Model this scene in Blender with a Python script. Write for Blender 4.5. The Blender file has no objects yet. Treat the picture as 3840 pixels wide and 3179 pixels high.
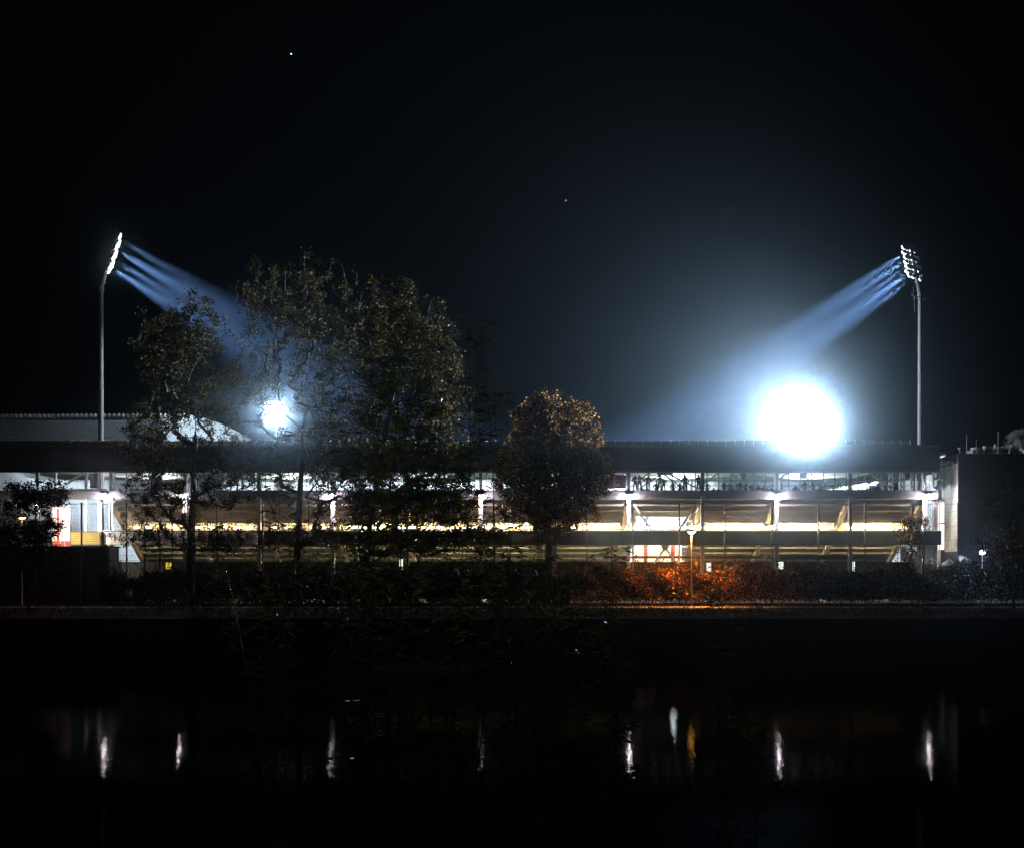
import bpy, bmesh, math, random
import numpy as np
from mathutils import Vector, Matrix

R = math.radians
sc = bpy.context.scene
COL = sc.collection
F = 3733.3          # focal length in photograph pixels
CX, HY, EZ = 1920.0, 2130.0, 6.4

# ---------------------------------------------------------------- camera
cam_d = bpy.data.cameras.new("camera")
cam = bpy.data.objects.new("camera", cam_d)
COL.objects.link(cam)
cam.location = (0, 0, EZ)
cam.rotation_euler = (R(90), 0, 0)
cam_d.sensor_width = 36.0
cam_d.lens = 35.0
cam_d.shift_y = (HY - 1589.5) / 3840.0
cam_d.clip_start = 0.1
cam_d.clip_end = 3000
sc.camera = cam

# ---------------------------------------------------------------- night sky, exposure
world = bpy.data.worlds.new("World")
sc.world = world
world.use_nodes = True
wn = world.node_tree.nodes
wn["Background"].inputs[0].default_value = (0.25, 0.4, 1.0, 1)
wn["Background"].inputs[1].default_value = 0.0002
sc.view_settings.view_transform = 'Standard'
sc.view_settings.look = 'None'
sc.view_settings.exposure = 0.0
sc.view_settings.gamma = 1.0
sc.cycles.use_denoising = True
sc.cycles.max_bounces = 6
sc.cycles.diffuse_bounces = 2
sc.cycles.glossy_bounces = 3
sc.cycles.transmission_bounces = 4
sc.cycles.transparent_max_bounces = 12
sc.cycles.volume_bounces = 0
sc.cycles.sample_clamp_indirect = 3.0
sc.cycles.use_light_tree = True

HAZE_DENSITY = 0.00022
HAZE_G = 0.984
# power of the lamps (W)
FAR_RIGHT_W, FAR_LEFT_W = 7000000, 120000
NEAR_W = 1500000000
COLUMN_W = 3000
TUBE = 620.0
PATH_W = 22000

# ---------------------------------------------------------------- helpers
def X(px, d): return (px - CX) * d / F
def Z(py, d): return EZ - (py - HY) * d / F
def P(px, py, d): return Vector((X(px, d), d, Z(py, d)))

def tag(o, label=None, cat=None, group=None, kind=None):
    if label: o['label'] = label
    if cat: o['category'] = cat
    if group: o['group'] = group
    if kind: o['kind'] = kind
    return o

def empty(name, loc, label, cat, group=None):
    o = bpy.data.objects.new(name, None)
    COL.objects.link(o)
    o.location = loc
    return tag(o, label, cat, group)

class MB:
    def __init__(s): s.v = []; s.f = []; s.m = []
    def add(s, vs, fs, mi=0):
        n = len(s.v)
        s.v += [tuple(v) for v in vs]
        s.f += [tuple(i + n for i in f) for f in fs]
        s.m += [mi] * len(fs)
    def box(s, x0, x1, y0, y1, z0, z1, mi=0):
        s.add([(x0,y0,z0),(x1,y0,z0),(x1,y1,z0),(x0,y1,z0),(x0,y0,z1),(x1,y0,z1),(x1,y1,z1),(x0,y1,z1)],
              [(0,3,2,1),(4,5,6,7),(0,1,5,4),(1,2,6,5),(2,3,7,6),(3,0,4,7)], mi)
    def quad(s, a, b, c, d, mi=0): s.add([a,b,c,d], [(0,1,2,3)], mi)
    def bar(s, p, q, w, h=None, up=(0,0,1), mi=0):
        p, q = Vector(p), Vector(q); h = h or w
        t = (q-p).normalized(); u = Vector(up)
        if abs(t.dot(u)) > .98: u = Vector((0,1,0))
        a = t.cross(u).normalized()*w/2; b = t.cross(a).normalized()*h/2
        s.add([p-a-b,p+a-b,p+a+b,p-a+b,q-a-b,q+a-b,q+a+b,q-a+b],
              [(0,3,2,1),(4,5,6,7),(0,1,5,4),(1,2,6,5),(2,3,7,6),(3,0,4,7)], mi)
    def tube(s, p, q, r0, r1=None, n=8, mi=0, cap=True):
        p, q = Vector(p), Vector(q); r1 = r0 if r1 is None else r1
        t = (q-p)
        if t.length < 1e-6: return
        t.normalize()
        u = t.orthogonal().normalized(); w = t.cross(u)
        vs = []
        for c, r in ((p,r0),(q,r1)):
            for k in range(n):
                a = 2*math.pi*k/n
                vs.append(c + u*(r*math.cos(a)) + w*(r*math.sin(a)))
        fs = [(k,(k+1)%n,n+(k+1)%n,n+k) for k in range(n)]
        if cap: fs += [tuple(range(n-1,-1,-1)), tuple(range(n,2*n))]
        s.add(vs, fs, mi)
    def lathe(s, c, axis, prof, n=12, mi=0):
        """prof: list of (distance along axis, radius)"""
        c = Vector(c); t = Vector(axis).normalized(); u = t.orthogonal().normalized(); w = t.cross(u)
        vs = []
        for (h, r) in prof:
            for k in range(n):
                a = 2*math.pi*k/n
                vs.append(c + t*h + u*(r*math.cos(a)) + w*(r*math.sin(a)))
        fs = []
        for j in range(len(prof)-1):
            for k in range(n):
                fs.append((j*n+k, j*n+(k+1)%n, (j+1)*n+(k+1)%n, (j+1)*n+k))
        if prof[0][1] > 1e-4: fs.append(tuple(range(n-1,-1,-1)))
        if prof[-1][1] > 1e-4: fs.append(tuple(range((len(prof)-1)*n, len(prof)*n)))
        s.add(vs, fs, mi)
    def build(s, name, mats, parent=None, smooth=False):
        me = bpy.data.meshes.new(name)
        off = parent.matrix_basis.translation.copy() if parent is not None and parent.type == 'EMPTY' else Vector((0,0,0))
        if parent is not None and parent.type != 'EMPTY':
            q = parent
            while q is not None:
                off += q.location; q = q.parent
        me.from_pydata([(v[0]-off.x, v[1]-off.y, v[2]-off.z) for v in s.v], [], s.f)
        if not isinstance(mats, (list, tuple)): mats = [mats]
        for m in mats: me.materials.append(m)
        me.polygons.foreach_set('material_index', s.m)
        if smooth: me.polygons.foreach_set('use_smooth', [True]*len(s.f))
        me.update()
        o = bpy.data.objects.new(name, me)
        COL.objects.link(o)
        if parent is not None: o.parent = parent
        return o

# ---------------------------------------------------------------- materials
def mat(name, base, rough=0.6, metal=0.0, noise=0.15, scale=3.0, spec=0.3, stretch=None, bump=0.0):
    m = bpy.data.materials.new(name); m.use_nodes = True
    nt = m.node_tree; b = nt.nodes['Principled BSDF']
    b.inputs['Roughness'].default_value = rough
    b.inputs['Metallic'].default_value = metal
    b.inputs['Specular IOR Level'].default_value = spec
    tc = nt.nodes.new('ShaderNodeTexCoord'); mp = nt.nodes.new('ShaderNodeMapping')
    mp.inputs['Scale'].default_value = stretch or (1,1,1)
    nz = nt.nodes.new('ShaderNodeTexNoise'); nz.inputs['Scale'].default_value = scale; nz.inputs['Detail'].default_value = 6
    cr = nt.nodes.new('ShaderNodeValToRGB')
    cr.color_ramp.elements[0].position = .3; cr.color_ramp.elements[1].position = .7
    c = Vector(base)
    cr.color_ramp.elements[0].color = (*(c*(1-noise)), 1); cr.color_ramp.elements[1].color = (*[min(1, q*(1+noise)) for q in c], 1)
    nt.links.new(tc.outputs['Object'], mp.inputs[0]); nt.links.new(mp.outputs[0], nz.inputs['Vector'])
    nt.links.new(nz.outputs['Fac'], cr.inputs[0]); nt.links.new(cr.outputs[0], b.inputs['Base Color'])
    if bump:
        bp = nt.nodes.new('ShaderNodeBump'); bp.inputs['Strength'].default_value = bump; bp.inputs['Distance'].default_value = .05
        nt.links.new(nz.outputs['Fac'], bp.inputs['Height']); nt.links.new(bp.outputs[0], b.inputs['Normal'])
    return m

def emit(name, color, strength):
    m = bpy.data.materials.new(name); m.use_nodes = True
    nt = m.node_tree; nt.nodes.remove(nt.nodes['Principled BSDF'])
    e = nt.nodes.new('ShaderNodeEmission'); e.inputs[0].default_value = (*color, 1); e.inputs[1].default_value = strength
    nt.links.new(e.outputs[0], nt.nodes['Material Output'].inputs[0])
    return m

def leaf_mat(name, colors, trans=0.45, rough=0.45):
    m = bpy.data.materials.new(name); m.use_nodes = True
    nt = m.node_tree; b = nt.nodes['Principled BSDF']
    b.inputs['Roughness'].default_value = rough
    b.inputs['Specular IOR Level'].default_value = .06
    g = nt.nodes.new('ShaderNodeNewGeometry')
    cr = nt.nodes.new('ShaderNodeValToRGB')
    els = cr.color_ramp.elements
    while len(els) < len(colors): els.new(0.5)
    for i, c in enumerate(colors):
        els[i].position = i/(len(colors)-1); els[i].color = (*c, 1)
    nt.links.new(g.outputs['Random Per Island'], cr.inputs[0])
    nt.links.new(cr.outputs[0], b.inputs['Base Color'])
    t = nt.nodes.new('ShaderNodeBsdfTranslucent'); nt.links.new(cr.outputs[0], t.inputs[0])
    mx = nt.nodes.new('ShaderNodeMixShader'); mx.inputs[0].default_value = trans
    nt.links.new(b.outputs[0], mx.inputs[1]); nt.links.new(t.outputs[0], mx.inputs[2])
    nt.links.new(mx.outputs[0], nt.nodes['Material Output'].inputs[0])
    return m

def glass_mat(name, tint=(.93,.97,.96), refl=0.06):
    m = bpy.data.materials.new(name); m.use_nodes = True
    nt = m.node_tree; nt.nodes.remove(nt.nodes['Principled BSDF'])
    t = nt.nodes.new('ShaderNodeBsdfTransparent'); 
    nz = nt.nodes.new('ShaderNodeTexNoise'); nz.inputs['Scale'].default_value = 1.3; nz.inputs['Detail'].default_value = 8
    tc = nt.nodes.new('ShaderNodeTexCoord'); nt.links.new(tc.outputs['Object'], nz.inputs['Vector'])
    cr = nt.nodes.new('ShaderNodeValToRGB'); cr.color_ramp.elements[0].position=.35; cr.color_ramp.elements[1].position=.62
    cr.color_ramp.elements[0].color = (*[q*.62 for q in tint],1); cr.color_ramp.elements[1].color = (*tint,1)
    nt.links.new(nz.outputs['Fac'], cr.inputs[0]); nt.links.new(cr.outputs[0], t.inputs[0])
    g = nt.nodes.new('ShaderNodeBsdfGlossy'); g.inputs['Roughness'].default_value = .08
    mx = nt.nodes.new('ShaderNodeMixShader'); mx.inputs[0].default_value = refl
    nt.links.new(t.outputs[0], mx.inputs[1]); nt.links.new(g.outputs[0], mx.inputs[2])
    nt.links.new(mx.outputs[0], nt.nodes['Material Output'].inputs[0])
    return m

def corrugated_mat(name, base, axis='Z', period=.25, rough=.45, metal=.3):
    """sheet metal with a wave profile"""
    m = mat(name, base, rough, metal, .12, 1.5)
    nt = m.node_tree; b = nt.nodes['Principled BSDF']
    w = nt.nodes.new('ShaderNodeTexWave'); w.bands_direction = axis; w.inputs['Scale'].default_value = .314/period
    tc = nt.nodes.new('ShaderNodeTexCoord'); nt.links.new(tc.outputs['Object'], w.inputs['Vector'])
    bp = nt.nodes.new('ShaderNodeBump'); bp.inputs['Strength'].default_value = 1; bp.inputs['Distance'].default_value = period*.25
    nt.links.new(w.outputs['Fac'], bp.inputs['Height']); nt.links.new(bp.outputs[0], b.inputs['Normal'])
    return m

M = {}
M['cladding'] = mat('dark_cladding', (.02,.021,.025), .55, .2, .1, 2)
M['balustrade'] = mat('balustrade_cladding', (.04,.034,.03), .5, .3, .15, 2, stretch=(.2,1,6))
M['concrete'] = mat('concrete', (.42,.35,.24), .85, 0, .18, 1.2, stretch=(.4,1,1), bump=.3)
M['concrete_dark'] = mat('dark_concrete', (.16,.17,.12), .85, 0, .2, 1.5)  # darker, greenish concrete tone
M['steel'] = mat('dark_steel', (.10,.10,.105), .5, .3, .1, 4)
M['steel_grey'] = mat('galvanised_steel', (.42,.43,.45), .45, .35, .15, 6)
M['steel_white'] = mat('white_steel', (.7,.7,.7), .45, 0, .08, 4)
M['roof_soffit'] = corrugated_mat('roof_soffit_sheet', (.50,.49,.42), 'X', .32, .6, 0)
M['roof_dark'] = corrugated_mat('green_soffit_sheet', (.16,.19,.14), 'X', .5, .5, 0)
M['roof_panel'] = mat('roof_edge_panel', (.30,.30,.30), .5, 0, .12, 2)
M['glass'] = glass_mat('smeared_glass')
M['white_wall'] = mat('white_wall', (.75,.77,.78), .7, 0, .06, .8)
M['pitch'] = mat('pitch_grass', (.04,.10,.03), .9, 0, .25, .3)
M['seat'] = mat('white_seat_plastic', (.72,.75,.78), .4, 0, .08, 1)
M['tread'] = mat('tier_concrete', (.22,.23,.24), .8, 0, .15, 1)
M['mast'] = mat('mast_paint', (.50,.50,.50), .5, .1, .12, 3, stretch=(1,1,.2))
M['lamp_housing'] = mat('lamp_housing', (.65,.66,.68), .3, .6, .1, 6)
M['bark'] = mat('bark', (.045,.036,.028), .9, 0, .35, 8, stretch=(1,1,.3), bump=.5)
M['bark_wet'] = mat('wet_bark', (.05,.045,.035), .22, 0, .3, 8, stretch=(1,1,.3))
M['net'] = mat('net_wire', (.05,.05,.045), .6, .2, .1, 4)
M['post'] = mat('post_steel', (.09,.085,.085), .45, .4, .1, 6)
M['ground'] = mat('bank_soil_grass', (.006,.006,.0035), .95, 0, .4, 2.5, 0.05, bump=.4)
M['path'] = mat('asphalt_path', (.15,.11,.08), .85, 0, .2, 6, bump=.3)
M['yard'] = mat('yard_paving', (.07,.075,.055), .85, 0, .25, 1.2)
M['building_dark'] = mat('dark_facade', (.02,.021,.026), .5, .2, .1, 1)
M['building_panel'] = mat('pale_facade_panel', (.42,.45,.42), .45, 0, .10, 1.2)
M['seam'] = mat('panel_seam', (.10,.10,.10), .7)
M['green_steel'] = mat('pale_green_steel', (.50,.58,.42), .45, 0, .08, 3)
M['red_steel'] = mat('red_steel', (.30,.05,.03), .5, 0, .15, 3)
M['container'] = corrugated_mat('yellow_container', (.34,.27,.07), 'Z', .2, .5, .1)
M['far_roof'] = corrugated_mat('roof_ribs', (.48,.52,.56), 'Z', .30, .45, .2)
M['magenta'] = mat('magenta_cloth', (.42,.01,.10), .7, 0, .1, 2)
M['banner_white'] = mat('banner_cloth', (.62,.60,.55), .7, 0, .08, 1.5)
M['ink_black'] = mat('black_ink', (.015,.015,.015), .7, 0, .05)
M['ink_red'] = mat('red_ink', (.40,.02,.03), .7, 0, .05)
M['shed'] = mat('shed_wall', (.02,.019,.018), .8, 0, .2, 2)
M['leaf_gold'] = leaf_mat('autumn_leaves', [(.005,.006,.002),(.007,.008,.002),(.008,.008,.002),(.007,.007,.002),(.010,.009,.002),(.007,.007,.002),(.02,.015,.003),(.20,.12,.02)], .55)
M['leaf_russet'] = leaf_mat('russet_leaves', [(.01,.005,.003),(.01,.006,.003),(.012,.006,.003),(.02,.01,.004),(.05,.02,.008),(.35,.14,.04),(.70,.46,.12)], .6)
M['leaf_hedge'] = leaf_mat('hedge_leaves', [(.015,.008,.004),(.05,.02,.006),(.02,.01,.004),(.03,.02,.006),(.20,.09,.02),(.5,.25,.06)], .3)
M['leaf_willow'] = leaf_mat('willow_leaves', [(.02,.024,.005),(.05,.045,.008),(.015,.022,.005)], .35, .30)
M['dew'] = mat('dew', (.9,.9,.9), .12, 1.0, .02)
M['litter'] = leaf_mat('fallen_leaves', [(.30,.13,.03),(.16,.07,.02),(.36,.20,.06)], .1)
M['tube_light'] = emit('tube_glow', (1.0,.76,.44), TUBE)
M['cool_lens'] = emit('cool_lens', (.86,.92,1.0), 8)
M['hot_lens'] = emit('hot_lens', (.86,.93,1.0), 40)
M['pink_lens'] = emit('pink_lens', (1.0,.84,.88), 2500)
M['orange_lens'] = emit('sodium_lens', (1.0,.42,.08), 200)
M['lit_window'] = emit('lit_window', (1.0,.90,.86), 1.6)
M['lit_door'] = emit('lit_door', (.85,1.0,.80), 1.6)
M['lit_yellow'] = emit('lit_yellow_window', (1.0,.75,.10), .8)
M['orange_far'] = emit('far_sodium_lens', (1.0,.42,.08), 14)
M['star'] = emit('star', (.9,.95,1.0), 6)
M['jacket'] = mat('dark_jacket', (.022,.024,.03), .8, 0, .2, 5)
M['jacket_b'] = mat('grey_jacket', (.05,.055,.06), .8, 0, .2, 5)
M['jacket_r'] = mat('red_jacket', (.35,.04,.05), .8, 0, .2, 5)
M['trousers'] = mat('dark_trousers', (.018,.02,.028), .8, 0, .2, 5)
M['skin'] = mat('skin', (.45,.27,.19), .55, 0, .05, 5)
M['hair'] = mat('dark_hair', (.02,.014,.01), .7, 0, .2, 20)

def spot(name, loc, target, watts, size, blend=.6, color=(1,1,1), radius=.5, parent=None):
    l = bpy.data.lights.new(name, 'SPOT'); l.energy = watts; l.spot_size = R(size); l.spot_blend = blend
    l.color = color; l.shadow_soft_size = radius
    o = bpy.data.objects.new(name, l); COL.objects.link(o)
    o.rotation_euler = (Vector(target)-Vector(loc)).to_track_quat('-Z','Y').to_euler()
    if parent is not None:
        o.parent = parent; o.location = Vector(loc) - parent.location
    else: o.location = loc
    return o

# ================================================================ LAND AND WATER
GZ = 2.9
def sheet(name, rows, x0, x1, m, nx=2, label=None):
    """rows: (y, z) profile, extruded along x"""
    b = MB()
    n = len(rows)
    for (y, z) in rows: b.v += [(x0,y,z),(x1,y,z)]
    b.f = [(2*i,2*i+1,2*i+3,2*i+2) for i in range(n-1)]; b.m = [0]*(n-1)
    o = b.build(name, m); o['kind'] = 'structure'
    return o

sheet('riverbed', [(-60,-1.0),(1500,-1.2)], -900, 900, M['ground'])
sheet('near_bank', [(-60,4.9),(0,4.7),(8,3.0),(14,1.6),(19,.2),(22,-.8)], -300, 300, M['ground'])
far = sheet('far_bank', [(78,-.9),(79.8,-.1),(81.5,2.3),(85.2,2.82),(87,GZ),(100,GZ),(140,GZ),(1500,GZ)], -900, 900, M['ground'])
sheet('path', [(87.2,GZ+.03),(91.2,GZ+.03)], -300, 300, M['path'])
sheet('yard', [(100.5,GZ+.03),(126,GZ+.03)], -120, 160, M['yard'])
sheet('pitch', [(138,GZ+.03),(212,GZ+.03)], -56, 56, M['pitch'])

wm = bpy.data.materials.new('river_water'); wm.use_nodes = True
nt = wm.node_tree; b = nt.nodes['Principled BSDF']
nt.nodes.remove(b)
df = nt.nodes.new('ShaderNodeBsdfDiffuse'); df.inputs[0].default_value = (.003,.004,.004,1)
gl = nt.nodes.new('ShaderNodeBsdfGlossy'); gl.inputs['Roughness'].default_value = .0; gl.inputs[0].default_value = (.9,.95,1,1)
ms = nt.nodes.new('ShaderNodeMixShader'); ms.inputs[0].default_value = .008
nt.links.new(df.outputs[0], ms.inputs[1]); nt.links.new(gl.outputs[0], ms.inputs[2]); nt.links.new(ms.outputs[0], nt.nodes['Material Output'].inputs[0])
tc = nt.nodes.new('ShaderNodeTexCoord'); mp = nt.nodes.new('ShaderNodeMapping'); mp.inputs['Scale'].default_value = (1.3,1.6,1)
n1 = nt.nodes.new('ShaderNodeTexNoise'); n1.inputs['Scale'].default_value = 2.6; n1.inputs['Detail'].default_value = 2.5; n1.inputs['Roughness'].default_value=.5
bp = nt.nodes.new('ShaderNodeBump'); bp.inputs['Strength'].default_value = 1.0; bp.inputs['Distance'].default_value = .0042
nt.links.new(tc.outputs['Object'], mp.inputs[0]); nt.links.new(mp.outputs[0], n1.inputs['Vector'])
nt.links.new(n1.outputs['Fac'], bp.inputs['Height']); nt.links.new(bp.outputs[0], gl.inputs['Normal']); nt.links.new(bp.outputs[0], df.inputs['Normal'])
wb = MB(); wb.quad((-300,18,0),(300,18,0),(300,82,0),(-300,82,0))
o = wb.build('water', wm); o['kind'] = 'structure'

# ================================================================ GRANDSTAND
D = 113.0
zTOP, zCLAD0, zWIN0, zBEAM0, zBAL1, zBAL0 = Z(1668,D), Z(1770,D), Z(1838,D), Z(1870,D), Z(1990,D), Z(2042,D)
XL, XR = X(-80,D), X(3525,D)
XT0, XT1 = X(405,D), X(3475,D)           # ends of the seating deck
gs = empty('grandstand', (0,D,GZ), 'long two-storey football grandstand with dark upper cladding, glazed walkway and lit underside', 'grandstand')

b = MB()
b.box(XL, XR, D, D+.25, zCLAD0, zTOP)
n = 14
for i in range(1,n):
    z = zCLAD0 + (zTOP-zCLAD0)*i/n
    b.box(XL, XR, D-.03, D+.002, z-.02, z+.02)
k = 0
while XL+k*4.2 < XR:
    b.box(XL+k*4.2-.02, XL+k*4.2+.02, D-.035, D-.031, zCLAD0+.02, zTOP-.02); k += 1
b.build('upper_cladding', M['cladding'], gs)
b = MB(); b.box(XL, XR+.05, D-.16, D-.036, zTOP-.16, zTOP+.02); b.box(XL, XR+.05, D-.12, D-.036, zCLAD0-.01, zCLAD0+.10); b.build('gutter', M['steel'], gs)

# tilted translucent panels along the roof edge
b = MB(); c = MB()
xa, xb = XL, X(3420,D)
z1 = Z(1652,D)
b.add([(xa,D+.3,zTOP),(xb,D+.3,zTOP),(xb+.2,D+1.0,z1+.1),(xa+.2,D+1.0,z1+.1),(xa,D+.4,zTOP-.02),(xb,D+.4,zTOP-.02),(xb+.2,D+1.1,z1+.08),(xa+.2,D+1.1,z1+.08)],
      [(0,1,2,3),(7,6,5,4),(1,5,6,2),(0,3,7,4),(3,2,6,7),(0,4,5,1)])
b.build('roof_edge_panels', M['roof_panel'], gs)
x = X(2306,D) - 34.8*D/F*60
while x < xb:
    if x > xa:
        c = MB(); c.bar((x,D+.28,zTOP-.02),(x+.16,D+.95,z1+.14),.07,.07); c.build('roof_edge_rib', M['steel_white'], gs)
    x += 34.8*D/F

# roof deck with a corrugated soffit
b = MB(); b.box(XL, 44.99, D+.26, 134.5, 18.35, 18.6)
b.build('roof_soffit', M['roof_soffit'], gs)
b = MB(); b.box(45, 52.9, D+.26, 150, 18.32, 18.6)
for k in range(24):
    y = D+1.5+k*1.5
    b.box(45.02, 52.85, y, y+.12, 18.2, 18.318)
b.build('end_roof_soffit', M['roof_dark'], gs)
b = MB(); b.box(XL, 44.99, D+.26, 134.5, 18.604, 18.9); b.box(45, 52.9, D+.26, 150, 18.604, 18.9); b.box(XL, XR, D+.26, 134, 18.904, zTOP-.1)
b.build('roof_deck', M['cladding'], gs)

# walkway slab + edge beam
b = MB()
b.box(XL, XR-.2, D, D+3.2, Z(1856,D), zWIN0)
b.box(XL, XR-.2, D+.12, D+.6, zBEAM0, Z(1856,D)-.003)
b.box(X(263,D), XR-.2, D-.05, D-.003, Z(1858,D), Z(1855.5,D))
b.build('walkway_slab', M['steel'], gs)

# glazed strip, one window per bay
cols = [2358 + 277.5*k for k in range(-9,5)]
def window(xa, xb, step0):
    f = MB()
    for yy in (1779, 1799, 1819.5):
        f.box(xa, xb, D+.10, D+.16, Z(yy,D)-.028, Z(yy,D)+.028)
    f.box(xa, xb, D+.06, D+.18, zCLAD0-.08, zCLAD0+.02); f.box(xa, xb, D+.06, D+.18, zWIN0-.02, zWIN0+.05)
    k = math.ceil((xa-step0)/1.3195)
    while step0 + k*1.3195 < xb:
        xx = step0 + k*1.3195
        if xx > xa: f.box(xx-.045, xx+.045, D+.05, D+.20, zWIN0, zCLAD0)
        k += 1
    w = f.build('window', M['steel'], gs)
    g = MB(); g.quad((xa,D+.13,zWIN0),(xb,D+.13,zWIN0),(xb,D+.13,zCLAD0),(xa,D+.13,zCLAD0))
    g.build('pane', M['glass'], w)
step0 = X(2303.7,D)
ce = [X(c,D) for c in cols]
for k in range(2, len(cols)-1):
    window(ce[k]+.19, ce[k+1]-.19, step0)

# columns, rakers and braces
for k, c in enumerate(cols):
    if c < 330: continue
    x = X(c,D); cb = MB()
    cb.box(x-.19, x+.19, D+.02, D+.42, zWIN0, zCLAD0)
    cb.build('upper_column', M['steel'], gs)
    cb = MB()
    cb.box(x-.20, x-.10, D-.02, D+.40, GZ, zBEAM0+.3); cb.box(x+.10, x+.20, D-.02, D+.40, GZ, zBEAM0+.3)
    cb.box(x-.099, x+.099, D+.13, D+.25, GZ, zBEAM0+.29)
    for s in (): cb.box(x+s*.45-.18, x+s*.45+.18, D+.1, D+.35, zBEAM0-.22, zBEAM0-.04)
    cb.build('column', M['steel_grey'], gs)
    rb = MB()
    if c > 400:
        rb.bar((x-.15,D+.9,13.75),(x-.15,130,13.75-(130-113.9)*.6667),.45,.75)
        rb.build('raker_beam', M['concrete'], gs)
bx = MB()
xc = X(2497,D)
for px in (2376, 2618): bx.tube((X(px,D),D+.5,Z(1886,D)),(xc,D+.5,Z(2060,D)),.13,n=8)
for px in (2455, 2542): bx.tube((xc,D+.5,Z(2052,D)),(X(px,D),D+.5,Z(2112,D)),.10,n=8)
bx.lathe((xc,D+.35,Z(2050,D)),(0,1,0),[(0,.4),(.3,.4)],12)
bx.build('cross_brace', M['steel_grey'], gs)
bx = MB()
for px in (2388, 2636): bx.bar((xc+(0.35 if px>2497 else -.35),D+.6,Z(1773,D)),(X(px,D),D+.6,Z(1836,D)),.13)
bx.box(xc-.9,xc+.9,D+.5,D+.7,Z(1776,D),Z(1769,D))
bx.build('upper_brace', M['steel'], gs)
for k in range(2,len(cols)-1):     # roof props at the top of the seating
    xm = (ce[k]+ce[k+1])/2; q = MB()
    for s in (-1,1): q.bar((xm+s*.5,121,18.2),(xm+s*4,121,15.6),.16)
    q.box(xm-4.1, xm+4.1, 120.95, 121.05, 16.9, 17.02)
    q.build('roof_prop', M['concrete'], gs)

# stepped seating deck: pale riser backs, dark beams in the lower part
def deck(xa, xb, i0, i1):
    a = MB(); d_ = MB()
    for i in range(i0, i1):
        y = 114.1+.9*i; z = 14.2-.6*i
        a.box(xa, xb, y, y+.14, z-.6, z+.02)
        a.box(xa, xb, y+.141, y+.9, z-.12, z+.0)
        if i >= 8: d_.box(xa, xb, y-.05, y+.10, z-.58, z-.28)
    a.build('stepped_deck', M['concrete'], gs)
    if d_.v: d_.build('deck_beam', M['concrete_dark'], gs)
ov0, ov1 = X(2385,117), X(2600,117)
deck(XT0, ov0, 0, 15); deck(ov1, XT1, 0, 15); deck(ov0+.002, ov1-.002, 0, 3)
b = MB()
for k in range(14):
    y = 116.2+.9*k; b.box(XT0, ov0, y, y+.9, 14.6-.6*k, 15.1-.6*k); b.box(ov1, XT1, y, y+.9, 14.6-.6*k, 15.1-.6*k)
b.box(ov0+.002, ov1-.002, 116.2, 118, 14.3, 14.75)
b.build('seating_tread', M['tread'], gs)
# conduits with thin lines under the deck
b = MB()
for (yy, dd) in ((1948,116.2),(1957.5,116.6)):
    for (p0,p1) in ((XT0,ov0),(ov1,XT1)): b.box(p0, p1, dd, dd+.06, Z(yy,dd)-.03, Z(yy,dd)+.03)
b.build('conduit', M['steel_grey'], gs)
# wind braces
for (pa,pb) in ((1806,2078),(2640,2910)):
    w = MB(); w.tube((X(pa,D),D+1,Z(1900,D)),(X(pb,D),D+1,Z(1965,D)),.03,n=5); w.tube((X(pb,D),D+1,Z(1895,D)),(X(pa,D),D+1,Z(1965,D)),.03,n=5)
    w.build('wind_brace', M['steel'], gs)

# balustrade of the lower gallery
b = MB(); b.box(X(387,D), XR, D-.35, D-.2, zBAL0, zBAL1)
n = 9
for i in range(1,n):
    z = zBAL0+(zBAL1-zBAL0)*i/n
    b.box(X(387,D), XR, D-.38, D-.349, z-.025, z+.015)
b.build('gallery_balustrade', M['balustrade'], gs)
b = MB(); b.box(X(387,D), XR, D-.42, D-.16, zBAL1+.002, zBAL1+.07); b.build('handrail', M['steel_grey'], gs)
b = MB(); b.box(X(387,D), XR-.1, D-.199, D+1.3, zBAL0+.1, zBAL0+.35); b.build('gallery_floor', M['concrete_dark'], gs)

# fluorescent tubes under the deck
zt = Z(1977,116.5)
x = X(460,D); k = 0
while x < X(3412,D):
    inb = any(abs(x+.7-X(c,D)) < .45 for c in cols)
    if not inb:
        f = MB(); f.box(x, x+1.34, 116.46, 116.60, zt+.07, zt+.13)
        fx = f.build('strip_light', M['steel_grey'], gs)
        t = MB(); t.tube((x+.02,116.5,zt+.03),(x+(1.32 if x > X(1250,D) else .55),116.5,zt+.03),.045,n=6); t.build('tube', M['tube_light'], fx)
    x += 1.46
# lamps on the columns, shining down
for c in (395, 676, 1242, 1800, 2358, 2916, 3476):
    x = X(c,D); p = Vector((x+.05, D-.45, Z(1858,D)))
    h = MB(); h.box(x-.2,x+.3,D-.5,D-.05,p.z+.1,p.z+.18); h.tube((x,D-.3,p.z+.12),(x,D,p.z+.3),.03)
    hh = h.build('wall_light', M['steel'], gs)
    l = MB(); l.lathe(p+Vector((0,0,.1)),(0,0,-1),[(0,.14),(.1,.15),(.2,.1),(.24,.0)],10); l.build('lens', M['pink_lens'], hh)
    spot('lamp_glare', p+Vector((0,-.35,-.1)), (0,0,EZ), 3500, 12, 1, (1,.86,.90), .08, gs)  # extra spot towards the camera, added for the lamp's halo
    spot('column_lamp', p+Vector((0,-.15,-.25)), (x+.05,D+.05,p.z-4), COLUMN_W, 70, .8, (1,.84,.86), .12, gs)
for px in (2700, 2712):   # two small lamps
    pass

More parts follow.
